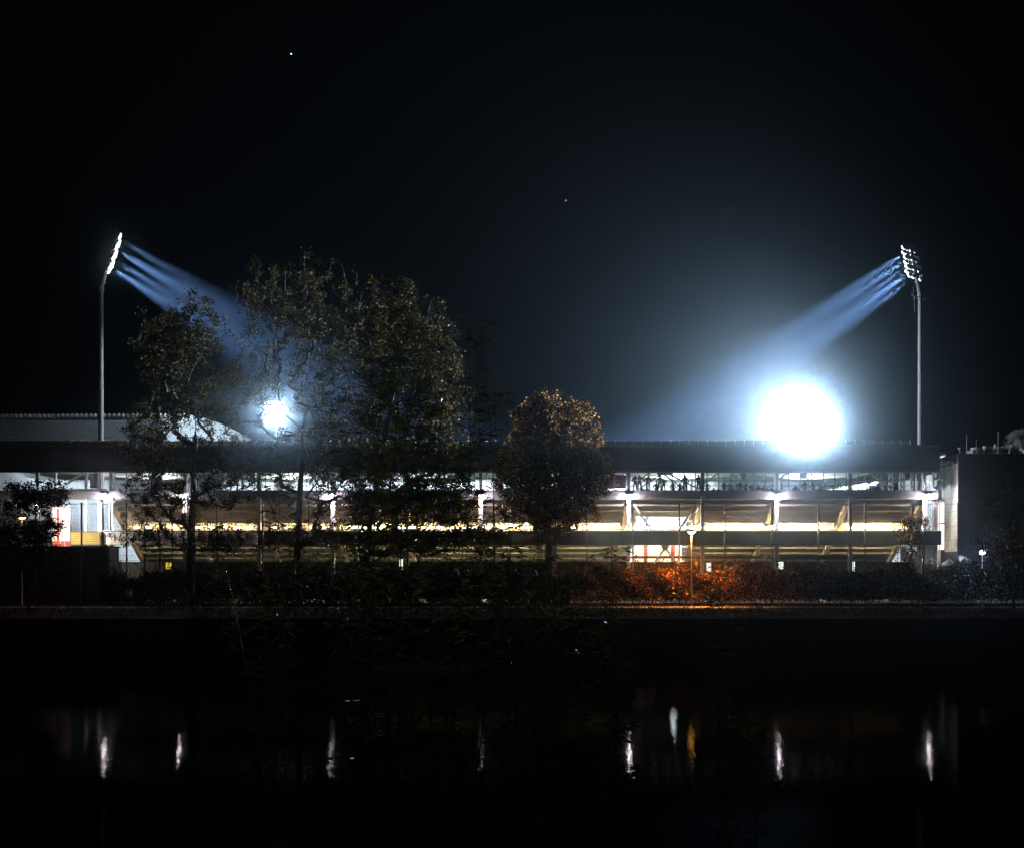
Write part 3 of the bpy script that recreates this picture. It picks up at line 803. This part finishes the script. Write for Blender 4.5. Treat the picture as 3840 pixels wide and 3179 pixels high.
text('DREISAM', 727, 832, 2026, db-.045, 19, M['ink_red'], 'red_lettering', e, .02)
text('STADION', 836, 942, 2027, db-.045, 19, M['ink_black'], 'black_lettering', e)
dm = D+.9
e = empty('flag', (X(2260,dm),dm,Z(1829,dm)), 'magenta cloth with a dark numeral hung inside the glazed walkway', 'flag')
b = MB(); b.box(X(2165,dm),X(2345,dm),dm,dm+.03,Z(1829,dm),Z(1779,dm)); b.build('cloth', M['magenta'], e)
text('0', 2312, 2331, 1820, dm-.03, 32, M['ink_black'], 'numeral', e, .06)

# ================================================================ PEOPLE
def person_mesh(name, hw, elbow, lean, legs, hood=0, jacket='jacket'):
    """standing figure seen from behind, origin at the feet, facing +Y; skin-modifier skeleton"""
    V = []; E = []; Rr = []
    def nd(p, r, parent=None):
        V.append(p); Rr.append(r); i = len(V)-1
        if parent is not None: E.append((parent,i))
        return i
    ly = lean
    pel = nd((0,0,.95),(.17,.12)); ch = nd((0,ly*.4,1.15),(.165,.12),pel); up = nd((0,ly*.8,1.38),(.19,.125),ch); nk = nd((0,ly,1.50),(.065,.065),up)
    h0 = nd((0,ly*1.2+.01,1.60),(.085,.095),nk); nd((0,ly*1.2,1.70),(.088,.10),h0)
    for s in (-1,1):
        hp = nd((s*.10,0,.90),(.105,.11),pel); kn = nd((s*(.12+legs*.5),.02,.50),(.07,.075),hp); an = nd((s*(.13+legs),0,.09),(.045,.05),kn); nd((s*(.14+legs),.16,.045),(.045,.035),an)
        sh = nd((s*.19,ly*.8,1.39),(.075,.075),up); el = nd((s*(.25+elbow),ly*.5-.02,1.12),(.055,.055),sh); 
        wr = nd((s*(.26+elbow*hw),ly*.5+.10,.92),(.036,.036),el); pm = nd((s*(.25+elbow*hw),ly*.5+.13,.85),(.034,.020),wr)
        for k in range(4):
            f = nd((s*(.25+elbow*hw)+(k-1.5)*.018,ly*.5+.145,.80-.004*abs(k-1.5)),(.010,.010),pm); nd((s*(.25+elbow*hw)+(k-1.5)*.018,ly*.5+.165,.765),(.008,.008),f)
        t = nd((s*(.25+elbow*hw)-s*.035,ly*.5+.15,.84),(.011,.011),pm); nd((s*(.25+elbow*hw)-s*.045,ly*.5+.17,.81),(.009,.009),t)
    me = bpy.data.meshes.new('tmp'); me.from_pydata(V, E, []); o = bpy.data.objects.new('tmp', me); COL.objects.link(o)
    md = o.modifiers.new('s','SKIN'); md.use_smooth_shade = True
    for i, r in enumerate(Rr): me.skin_vertices[0].data[i].radius = r
    me.skin_vertices[0].data[0].use_root = True
    sb = o.modifiers.new('d','SUBSURF'); sb.levels = 1; sb.render_levels = 1
    dg = bpy.context.evaluated_depsgraph_get(); out = bpy.data.meshes.new_from_object(o.evaluated_get(dg)); bpy.data.objects.remove(o)
    out.name = name; out.materials.clear()
    for m in ('trousers', jacket, 'skin', 'hair'): out.materials.append(M[m])
    for p in out.polygons:
        z = p.center.z; p.material_index = 0 if z < .86 else 1 if z < 1.50 else (3 if (z > 1.60 or p.center.y < ly*1.2) and not hood else 1 if hood else 2)
        if abs(p.center.x) > .16 and z < .90 and z > .7: p.material_index = 2
    return out
PM = [person_mesh('body_a',1.0,.02,.02,.0), person_mesh('body_b',-.3,.13,.03,.03,jacket='jacket_b'), person_mesh('body_c',-.6,.10,.06,.05,1), person_mesh('body_d',.6,.06,-.02,.06,jacket='jacket_b'), person_mesh('body_r',0,.08,0,.05,jacket='jacket_r')]
# (px, head y, mesh, turn, scale, label)
folk = [
 (2382,1776,0,4,1.0,'person standing straight behind the glass, first from the dark column, arms down'),
 (2398,1774,1,-8,1.03,'person in a bulky jacket shoulder to shoulder with the first one from the column'),
 (2430,1779,1,6,1.08,'broad person standing behind the third pane, hands in jacket pockets'),
 (2474,1779,3,-5,1.04,'tall person standing left of the peak of the roof brace'),
 (2489,1791,2,10,1.0,'hooded person standing close to the right of the tall one under the brace'),
 (2462,1803,2,-12,1.0,'hooded person on a lower step left of the tall one under the brace'),
 (2524,1803,1,25,1.0,'person on a lower step turned sideways just right of the brace peak'),
 (2550,1805,2,0,1.0,'hooded person on a lower step close beside the large standing figure'),
 (2569,1777,3,3,1.12,'largest standing person behind the glass, legs apart at the brace foot'),
 (2620,1777,0,-4,1.08,'tall person standing just left of the second dark column'),
 (2652,1803,2,0,1.0,'hooded person on a lower step just right of the second dark column'),
 (2407,1821,1,0,1.0,'person seen only to the shoulders, below the first pair of standing people'),
 (2428,1822,2,0,1.0,'hooded head and shoulders in front of the broad person behind the third pane'),
 (2677,1824,1,0,1.0,'head and shoulders low on the terrace, first right of the hooded person'),
 (2694,1823,2,0,1.0,'hooded head and shoulders low on the terrace, second right of the column'),
 (2715,1803,0,0,1.0,'slim person mid-terrace with elbows out, between two window bars'),
 (2738,1804,1,0,1.05,'wide-shouldered person behind a window bar in the fifth pane from the column'),
 (2749,1822,2,0,1.0,'low hooded head beside the wide-shouldered person behind a window bar'),
 (2776,1802,3,15,1.0,'person turned sideways in front of a roof post behind the middle panes'),
 (2796,1806,1,-8,1.0,'person standing alone right of the roof post behind the middle panes'),
 (2820,1810,0,0,1.0,'faint slim person behind a smeared pane left of the glaring lamp'),
 (2845,1816,2,0,1.0,'faint hooded figure low behind smeared glass, one pane from the lit column'),
 (2865,1818,1,0,1.0,'faint figure leaning left beside a window bar near the lit column'),
 (2876,1822,0,0,1.0,'faint low head right of the window bar near the lit column'),
 (2893,1822,2,0,1.0,'faint hooded head just left of the brightly lit column'),
 (2984,1814,1,0,1.0,'lone low figure in the second pane right of the lit column'),
 (3018,1801,1,6,1.02,'person in a wide jacket right of the hanging dark box, below the glare'),
 (3049,1801,0,-6,1.0,'slim faint person beside a window bar below the glare'),
 (3082,1800,3,0,1.05,'sturdy person standing below the glare, arms away from the body'),
 (3258,1779,1,8,1.1,'solitary tall person behind the glass before the dark green soffit'),
]
for px,hy,mi,turn,scl,lab in folk:
    H = 1.79*scl
    if hy < 1795:
        dd = D+1.3+random.uniform(0,.5); zf = zWIN0+.0; scl2 = (Z(hy,dd)-zf)/1.79
    else:
        dd = (15.1+.6667*116.2+H-EZ - 2130*0)/(0.6667+(HY-hy)/F); zf = 15.1-.6667*(dd-116.2); scl2 = scl
    o = bpy.data.objects.new('person', PM[mi]); COL.objects.link(o)
    o.location = (X(px,dd), dd, zf); o.rotation_euler = (0,0,R(turn)); w = scl2*(1.12 if mi in (1,3) else 1.05); o.scale = (w, scl2, scl2)
    tag(o, lab, 'person', 'spectators behind the glazed walkway')
for px,hy,mi,dd,lab in ((3402,2058,4,139,'person in a red jacket in the bright gap under the right end of the deck'),(3412,2072,1,138,'person in grey in the bright gap below the one in red'),(3392,2066,0,140,'dark-clothed person left of the red jacket in the bright gap'),(3440,2062,4,142,'person in red right of the fence post in the bright gap')):
    o = bpy.data.objects.new('person', PM[mi]); COL.objects.link(o); zf = Z(hy,dd)-1.79
    o.location = (X(px,dd),dd,zf); tag(o, lab, 'person', 'spectators at the right end gap')
    b = MB(); b.box(o.location.x-.7,o.location.x+.7,dd-.5,dd+.5,GZ,zf-.002); st = b.build('platform', M['tread']); tag(st, 'grey block under the '+' '.join(lab.split()[1:6])+' spectator', 'platform', 'blocks under spectators')
# loudspeakers hung under the roof
for px,py,lab in ((3014,1785,'dark boxy loudspeaker hung under the roof below the glare'),(2786,1786,'dark loudspeaker hung beside a window bar left of the lit column')):
    dd = 120; e = empty('loudspeaker', P(px,py,dd), lab, 'loudspeaker', 'loudspeakers under the roof')
    b = MB(); x = X(px,dd); b.add([(x-.35,dd-.3,Z(py-14,dd)),(x+.35,dd-.3,Z(py-14,dd)),(x+.3,dd+.2,Z(py+8,dd)),(x-.3,dd+.2,Z(py+8,dd)),(x-.35,dd+.4,Z(py-14,dd)),(x+.35,dd+.4,Z(py-14,dd)),(x+.3,dd+.5,Z(py+8,dd)),(x-.3,dd+.5,Z(py+8,dd))],[(0,1,2,3),(5,4,7,6),(0,4,5,1),(3,2,6,7),(1,5,6,2),(4,0,3,7)])
    b.build('cabinet', M['steel'], e); b = MB(); b.tube((x,dd,Z(py-14,dd)),(x,dd,18.34),.04,n=6); b.build('hanger', M['steel_grey'], e)

# ================================================================ BALL-STOP FENCE
fd = 101.0
fn = empty('net_fence', (X(1920,fd),fd,GZ), 'tall ball-stop fence of slim dark posts and fine wire net along the stadium', 'fence')
fposts = [-38,134,306,475,646,814,985,1159,1331,1503,1676,1850,2025,2200,2373,2547,2719,2895,3070,3244,3419,3592]
ftop = Z(1888,fd)
for px in fposts:
    b = MB(); x = X(px,fd); b.box(x-.07,x+.07,fd-.07,fd+.07,GZ,ftop+.08); b.box(x-.085,x+.085,fd-.085,fd+.085,ftop+.081,ftop+.14); b.build('post', M['post'], fn)
b = MB(); b.tube((X(fposts[0],fd),fd,ftop),(X(3830,fd),fd,ftop),.03,n=6); b.build('top_wire', M['net'], fn)
for k in range(len(fposts)-1):
    xa, xb = X(fposts[k],fd)+.07, X(fposts[k+1],fd)-.07
    b = MB(); n = int((xb-xa)/.178); t = .0065
    for i in range(1,n):
        x = xa+(xb-xa)*i/n; b.add([(x-t,fd-.09,GZ+3),(x+t,fd-.09,GZ+3),(x+t,fd-.09,ftop-.05-.12*abs(math.sin(i*.45))*.4),(x-t,fd-.09,ftop-.05-.12*abs(math.sin(i*.45))*.4)],[(0,1,2,3)])
    z = GZ+3
    while z < ftop-.1:
        sg = .03*math.sin(z*3+k); b.add([(xa,fd-.092,z-t+sg),(xb,fd-.092,z-t-sg),(xb,fd-.092,z+t-sg),(xa,fd-.092,z+t+sg)],[(0,1,2,3)]); z += .195
    b.build('net', M['net'], fn)

# ================================================================ VEGETATION
rng = np.random.default_rng(11)
def leaves_mesh(name, pts, size, mat_, parent, aspect=.55, dirs=None, droop=0.0, jitter=.35, folded=True):
    """one small folded leaf (2 quads) per point"""
    n = len(pts); pts = np.asarray(pts)
    L = size*(1+jitter*(rng.random(n)*2-1))
    if dirs is None: dv = rng.normal(size=(n,3))
    else: dv = np.asarray(dirs)+rng.normal(size=(n,3))*.35
    dv[:,2] -= droop; dv /= np.linalg.norm(dv,axis=1)[:,None]
    s = np.cross(dv, rng.normal(size=(n,3))); s /= np.linalg.norm(s,axis=1)[:,None]
    nrm = np.cross(dv, s)
    w = (L*aspect/2)[:,None]*s; l = L[:,None]*dv; f = (L*.10)[:,None]*nrm
    v = np.empty((n,6,3))
    v[:,0] = pts; v[:,1] = pts+l*.45+w-f*.6+f; v[:,2] = pts+l-f; v[:,3] = pts+l*.45-w+f*.4; v[:,4] = pts+l*.42-f*.8; v[:,5] = pts+l*.75-f
    fc = np.array([[0,1,5,4],[0,4,5,3],[1,2,5,5],[3,5,2,2]])
    vi = []; me = bpy.data.meshes.new(name)
    quads = (np.array([[0,4,2,1],[0,3,2,4]])[None]+6*np.arange(n)[:,None,None]).reshape(-1,4)
    off = parent.location if parent is not None else Vector((0,0,0))
    co = v.reshape(-1,3)-np.array(off)
    me.vertices.add(len(co)); me.vertices.foreach_set('co', co.ravel())
    me.loops.add(len(quads)*4); me.loops.foreach_set('vertex_index', quads.ravel())
    me.polygons.add(len(quads)); me.polygons.foreach_set('loop_start', np.arange(0,len(quads)*4,4)); me.polygons.foreach_set('loop_total', np.full(len(quads),4))
    me.materials.append(mat_); me.update(calc_edges=True)
    o = bpy.data.objects.new(name, me); COL.objects.link(o)
    if parent is not None: o.parent = parent
    return o

def grow_tree(name, base, fork_z, tips, trunk_r, label, cat, group, leaf, leaf_n, leaf_size, spread=.4, fork_xy=None, bark='bark', extra_pts=None, min_r=.012, nsub=4, trunk_top=None, leafless=0.0):
    """connect tips to a growing skeleton, thickness from the number of carried tips"""
    base = np.array(base,float); e = empty(name, base, label, cat, group)
    nodes = [base]; par = [-1]
    top = np.array(trunk_top if trunk_top is not None else (base[0],base[1],fork_z+ (tips[:,2].max()-fork_z)*.55))
    fk = np.array(fork_xy if fork_xy is not None else (base[0],base[1],fork_z))
    for t in np.linspace(.1,1,9): nodes.append(base+(fk-base)*t+np.append(rng.normal(size=2)*trunk_r*.18,0)); par.append(len(nodes)-2)
    for t in np.linspace(.1,1,10): nodes.append(fk+(top-fk)*t+np.append(rng.normal(size=2)*.06,0)); par.append(len(nodes)-2)
    order = np.argsort(np.linalg.norm(tips-fk,axis=1))
    ends = []
    for i in order:
        p = tips[i]; A = np.array(nodes); dvec = A-p; dist = np.linalg.norm(dvec,axis=1)
        ok = A[:,2] >= fk[2]-.05
        cost = dist + np.maximum(0, A[:,2]-p[2]+.2)*1.2; cost[~ok] = 1e9
        j = int(np.argmin(cost)); q = A[j]; k = max(2,int(dist[j]/.6)); pi = j; sg = rng.uniform(-1,.6)
        for s in range(1,k+1):
            t = s/k; m = q+(p-q)*t + (rng.normal(size=3)*.035 if s<k else 0); m[2] += sg*.25*dist[j]*t*(1-t)
            nodes.append(m); par.append(pi); pi = len(nodes)-1
        ends.append(pi)
    N = len(nodes); load = np.zeros(N)
    for en in ends: load[en] += 1
    for i in range(N-1,0,-1): load[par[i]] += load[i]
    rad = trunk_r*(np.maximum(load,1)/load[1])**.48; rad = np.maximum(rad,min_r)
    b = MB()
    for i in range(1,N):
        r0 = rad[par[i]] if par[i] < 19 and i < 20 else min(rad[par[i]], rad[i]*1.3)
        if i == 1: r0 = trunk_r*1.25
        b.tube(nodes[par[i]], nodes[i], r0, rad[i], 8 if rad[i] > .08 else 5 if rad[i] > .03 else 3, cap=False)
    # fine twigs
    A = np.array(nodes)
    tw = []
    for en in ends:
        for _ in range(nsub):
            dv = rng.normal(size=3); dv /= np.linalg.norm(dv); dv[2] = dv[2]*.6+.25
            q = A[en]+dv*rng.uniform(.25,.7)*spread*1.6; b.tube(A[en], q, min_r*.8, min_r*.5, 3, cap=False); tw.append(q)
    b.build('trunk', M[bark], e)
    keep = rng.random(len(tw)) > leafless
    tw = np.array(tw)[keep]
    wts = rng.gamma(.55,1,len(tw)); wts /= wts.sum()
    idx = rng.choice(len(tw), leaf_n, p=wts)
    pts = tw[idx]+rng.normal(size=(leaf_n,3))*spread*.42
    leaves_mesh('crown', pts, leaf_size, M[leaf], e, droop=.4)
    return e

def blob(n, blobs):
    """random points in ellipsoids given in photograph pixels: (px,py,rx,ry,weight), distance, depth radius"""
    out = []; W = np.array([q[4] for q in blobs],float); W /= W.sum()
    for k,(px,py,rx,ry,w,dd,rd) in enumerate(blobs):
        m = int(n*W[k]); v = rng.normal(size=(m,3)); v /= np.linalg.norm(v,axis=1)[:,None]; v *= (rng.random(m)**.42)[:,None]
        y = dd+v[:,1]*rd; out.append(np.stack([(px+v[:,0]*rx-CX)*dd/F, y, EZ-(py+v[:,2]*ry-HY)*dd/F],1))
    return np.concatenate(out)

# big maple on the left, trunk before the white cloths
dt = 90
tips = blob(900,[(600,1330,100,190,1.2,dt,3),(720,1250,130,150,1.2,dt,3),(560,1650,130,140,1.6,dt,3),(760,1500,180,170,1.5,dt,3.5),(640,1850,180,110,1.3,dt,3),(850,1750,120,160,1.3,dt,3),(640,2010,230,70,.7,dt,3),(860,2030,130,70,.5,dt,3)])
grow_tree('maple_tree',(X(716,dt),dt,GZ),Z(2080,dt),tips,.40,'spreading maple with yellowing leaves, trunk before the white lettered cloths','tree','large trees before the stadium','leaf_gold',40000,.19,.45,fork_xy=(X(715,dt),dt,Z(2060,dt)),trunk_top=(X(735,dt),dt,Z(1500,dt)))
# central tall trees
dt = 91
tips = blob(1300,[(1030,1200,170,240,1.2,dt,3.5),(1180,1120,200,170,1.0,dt,3.5),(1250,1350,230,200,1.3,dt,4),(1000,1450,190,170,.9,dt,4),(1120,1750,220,160,1.7,dt,3.5),(1300,1650,200,220,1.7,dt,4),(1130,1990,210,90,.8,dt,3)])
tips = tips[np.hypot(tips[:,0]-X(1033,dt), tips[:,2]-Z(1548,dt)) > 1.1]
grow_tree('linden_tree',(X(1120,dt),dt,GZ),Z(2060,dt),tips,.36,'tall thinning tree with bare upper branches before the smaller dazzling floodlight','tree','large trees before the stadium','leaf_gold',34000,.17,.45,fork_xy=(X(1120,dt),dt,Z(2050,dt)),trunk_top=(X(1150,dt),dt,Z(1350,dt)),leafless=.45)
dt = 88
tips = blob(1300,[(1600,1330,150,220,1.2,dt,3.5),(1450,1250,180,200,1.0,dt,3.5),(1480,1550,230,200,1.8,dt,4),(1650,1600,140,200,1.2,dt,4),(1420,1850,220,130,1.5,dt,3.5),(1650,1850,180,130,1.4,dt,4),(1500,2030,260,70,.8,dt,3),(1760,2000,120,90,.4,dt,3)])
grow_tree('ash_tree',(X(1365,dt),dt,GZ),Z(2090,dt),tips,.46,'broad dark tree with the thickest trunk in the middle of the clump','tree','large trees before the stadium','leaf_gold',78000,.19,.55,fork_xy=(X(1370,dt),dt,Z(2080,dt)),trunk_top=(X(1480,dt),dt,Z(1450,dt)))
# round hornbeam
dt = 92
tips = blob(1500,[(2080,1640,170,165,2.0,dt,4.2),(2070,1800,230,130,2.2,dt,4.8),(2230,1770,75,85,.7,dt,3),(1960,1760,100,120,.7,dt,3.5),(2060,1920,190,80,1.0,dt,4),(2000,1560,90,70,.35,dt,2.5)])
grow_tree('hornbeam_tree',(X(2060,dt),dt,GZ),Z(2010,dt),tips,.34,'round russet-leaved tree standing at the left end of the hedge','tree','large trees before the stadium','leaf_russet',120000,.18,.40,fork_xy=(X(2060,dt),dt,Z(1990,dt)),trunk_top=(X(2070,dt),dt,Z(1620,dt)))
# small tree at the left edge
dt = 70
tips = blob(260,[(110,1830,110,80,1.2,dt,2),(200,1800,60,60,.6,dt,1.5),(60,1980,120,70,1,dt,2),(160,1960,80,70,.8,dt,1.5),(120,2080,150,60,.8,dt,2)])
grow_tree('young_maple',(X(108,83),83,2.5),Z(2150,83),tips*np.array([83/70,1,1])*1.0+np.array([0,13,0])+np.array([0,0,0]),.12,'small leafy tree in front of the yellowish lamp at the left edge','tree',None,'leaf_gold',14000,.21,.42)
# sapling at the right end
dt = 99.7
tips = blob(90,[(3395,1985,45,40,1,dt,.8),(3440,1970,40,40,.8,dt,.8),(3400,2060,60,40,.8,dt,.8)])
grow_tree('sapling',(X(3462,dt),dt,GZ),Z(2120,dt),tips,.07,'thin sapling with sparse leaves before the right end of the grandstand','tree',None,'leaf_russet',2600,.17,.38)
# faint tree at the far right
dt = 84
tips = blob(260,[(3800,1900,110,110,1,dt,2.5),(3760,2050,110,120,1,dt,2.5),(3830,2000,80,150,1,dt,2.5)])
grow_tree('birch_tree',(X(3800,dt),dt,2.2),Z(2150,dt),tips,.13,'dim slender tree before the dark building at the right edge','tree',None,'leaf_gold',9000,.14,.4)
# slim saplings between maple and stand
for px,top,lab in ((533,1960,'slim bare sapling right of the left fence post, before the lettered cloth'),(588,1900,'forked bare sapling crossing the end of the lettering')):
    dt = 97; tips = blob(34,[(px,top,60,110,1,dt,1.0)])
    grow_tree('sapling',(X(px+10,dt),dt,GZ),Z(2090,dt),tips,.09,lab,'tree','bare saplings behind the maple','leaf_gold',300,.14,.35)

# hedge along the path
def hedge(name, xa, xb, y0, y1, z0, z1, n, size, leaf, label, gap=.4):
    e = empty(name, ((xa+xb)/2,(y0+y1)/2,z0), label, 'hedge')
    m = rng.random((n,3)); x = xa+(xb-xa)*m[:,0]; 
    hx = z1 + .35*np.sin(x*.9)+.25*np.sin(x*2.3+1)+.15*np.sin(x*5.1)
    u = m[:,2]**.75
    z = z0+gap+(hx-z0-gap)*u + rng.normal(size=n)*.08
    face = rng.random(n) < .5
    y = np.where(face, y0+rng.normal(size=n)*.28+.3*np.sin(x*1.7+z*2), y0+(y1-y0)*m[:,1])
    pts = np.stack([x,y,z],1)
    keep = (np.sin(x*3.1)+np.sin(x*1.13+2)+np.sin(z*4+x)) > -1.75
    pts = pts[keep]
    # sprigs above the top
    sp = []
    st = MB()
    for _ in range(int((xb-xa)*4.2)):
        sx = rng.uniform(xa,xb); sy = rng.uniform(y0,y1); hh = z1+.1+rng.gamma(2,.28); a = Vector((sx,sy,z0+1.5)); t = Vector((sx+rng.normal()*.25,sy,hh+.3))
        st.tube(a,t,.014,.007,3,cap=False)
        for _ in range(9): q = a.lerp(t, rng.uniform(.72,1)); sp.append((q.x+rng.normal()*.06,q.y+rng.normal()*.06,q.z))
    for _ in range(int((xb-xa)*2.2)):
        sx = rng.uniform(xa,xb); sy = rng.uniform(y0+.3,y1); st.tube((sx,sy,z0),(sx+rng.normal()*.3,sy,z0+2.4),.03,.015,4,cap=False)
    st.build('stems', M['bark'], e)
    leaves_mesh('foliage', np.concatenate([pts,np.array(sp)]), size, M[leaf], e, aspect=.6)
hedge('hedge', X(2140,97), X(3560,97), 95.5, 98.6, GZ, Z(2140,96), 130000, .18, 'leaf_hedge', 'long russet hedge between the path and the grandstand, lit orange by the lamp')
hedge('hedge', X(3566,97), X(3860,97), 95.5, 98.6, GZ, Z(2122,96), 26000, .17, 'leaf_gold', 'thin hedge before the white tents and the dazzling floodlight')
hedge('hedge', X(395,97), X(2136,97), 95.8, 98.6, GZ, Z(2150,96), 90000, .19, 'leaf_gold', 'dark unlit hedge under the big trees before the grandstand', .05)

# near-bank willow shoots: long leaves close to the camera
def willow(px, ytop, dd, n, label, width=120):
    z0 = 4.7-.21*dd if dd < 8 else 3.0-(dd-8)*.233
    e = empty('willow_shoot', (X(px,dd),dd,z0), label, 'willow', 'willow shoots on the near bank')
    b = MB(); pts = []; dirs = []
    for s in range(max(3,n-2)):
        q = Vector((X(px,dd)+rng.normal()*.12, dd+rng.normal()*.2, z0)); tx = X(px+rng.normal()*width,dd); tz = Z(ytop+abs(rng.normal())*260,dd)
        L = 26; prev = q; bend = rng.normal()*.45
        for i in range(1,L+1):
            t = i/L; p = Vector((q.x+(tx-q.x)*t**1.5+bend*math.sin(t*3.1), q.y+rng.normal()*.01, q.z+(tz-q.z)*t))
            b.tube(prev,p,.011*(1-t)+.0035,.011*(1-t-1/L)+.0035,5,cap=False)
            if t > .22:
                for _ in range(5):
                    u = prev.lerp(p, rng.random()); sd = rng.choice([-1,1])
                    # side twig with leaves
                    if rng.random() < .45:
                        tp = u+Vector((sd*rng.uniform(.05,.28), rng.normal()*.08, rng.uniform(.0,.12))); b.tube(u,tp,.003,.002,3,cap=False)
                        for _ in range(3): w = u.lerp(tp, rng.uniform(.3,1)); pts.append(tuple(w)); dirs.append((sd*.9,rng.normal()*.4,rng.uniform(-.7,.25)))
                    pts.append(tuple(u)); dirs.append((sd*.8,rng.normal()*.4,rng.uniform(-.6,.3)))
            prev = p
    b.build('trunk', M['bark_wet'], e)
    dr = MB(); pa = np.array(pts); sel = rng.choice(len(pa), min(len(pa),220), replace=False)
    for j in sel:
        c = Vector(pa[j])+Vector((0,-.02,-.03)); r = rng.uniform(.006,.012)
        dr.add([c+Vector(v)*r for v in ((1,0,0),(-1,0,0),(0,1,0),(0,-1,0),(0,0,1.4),(0,0,-1))],[(0,2,4),(2,1,4),(1,3,4),(3,0,4),(2,0,5),(1,2,5),(3,1,5),(0,3,5)])
    do = dr.build('dew_drops', M['dew'], e, True); do['kind'] = 'stuff'
    leaves_mesh('crown', pts, .12, M['leaf_willow'], e, aspect=.17, dirs=dirs)
    return e
for px,yt,dd,n,w,lab in ((1180,1500,13,5,110,'leftmost clump of narrow-leaved willow shoots on the near bank'),
    (1330,1150,14,6,110,'willow shoots with a long pale leaning stem before the thickest trunk'),
    (1500,960,14,7,120,'tallest clump of willow shoots, tips above the tree clump'),
    (1670,1130,13.5,7,110,'willow shoots thinning out against the sky right of the tallest clump'),
    (1940,1480,13,7,110,'willow shoots before the left flank of the round russet tree'),
    (2080,1520,14,6,110,'willow shoots crossing the middle of the round russet tree'),
    (2250,1900,12,5,90,'low willow shoots with drooping leaves before the start of the hedge'),
    (2780,2250,12,5,80,'low arching willow shoots before the lit path'),
    (1000,1900,13,5,130,'low willow shoots beneath the smaller dazzling floodlight')):
    willow(px,yt,dd,n,lab,w)

# fallen leaves on the path verges
n = 2600
x = np.concatenate([rng.uniform(X(1900,90),X(3600,90),n*3//4), rng.uniform(X(0,90),X(700,90),n//4)])
y = np.where(rng.random(n) < .6, rng.uniform(82,87.1,n), rng.uniform(91.3,95,n)); y[:200] = rng.uniform(87.3,91,200)
z = np.where(y<86, np.interp(y,[81.5,85.2,87],[2.33,2.85,GZ+.03]), GZ+.05)
o = leaves_mesh('fallen_leaves', np.stack([x,y,z],1), .12, M['litter'], None, aspect=.8); tag(o, 'fallen orange leaves scattered on the verges of the path', 'leaves', kind='stuff')
# grass tufts on the far bank
n = 26000
x = rng.uniform(-60,60,n); y = np.concatenate([rng.uniform(82,87,n//2), rng.uniform(91.3,95.5,n-n//2)])
z = np.where(y<86, np.interp(y,[81.5,85.2,87],[2.3,2.82,GZ]), GZ)
o = leaves_mesh('grass', np.stack([x,y,z],1), .22, leaf_mat('grass_blades',[(.006,.008,.003),(.01,.011,.004)],.2), None, aspect=.10, dirs=np.tile([0,0,1.2],(n,1))); tag(o, 'short rough grass along both verges of the path', 'grass', kind='stuff')

# two stars
for px,py,lab in ((1092,203,'brighter star high above the left trees'),(2122,753,'fainter star above the round russet tree')):
    dd = 900; b = MB(); c = P(px,py,dd); bm = bmesh.new(); bmesh.ops.create_icosphere(bm, subdivisions=1, radius=.45 if py<400 else .32)
    b.add([v.co+c for v in bm.verts],[tuple(v.index for v in f.verts) for f in bm.faces]); bm.free()
    tag(b.build('star', M['star']), lab, 'star', 'stars in the night sky')

# ================================================================ haze
me = MB(); me.box(-420,420,-70,420,-2.2,75)
hm = bpy.data.materials.new('haze_air'); hm.use_nodes = True
nt = hm.node_tree; nt.nodes.remove(nt.nodes['Principled BSDF'])
pv = nt.nodes.new('ShaderNodeVolumePrincipled')
pv.inputs['Color'].default_value = (.64,.83,1.0,1); pv.inputs['Density'].default_value = HAZE_DENSITY
pv.inputs['Anisotropy'].default_value = HAZE_G
nt.links.new(pv.outputs[0], nt.nodes['Material Output'].inputs['Volume'])
o = me.build('haze', hm); o['kind'] = 'stuff'
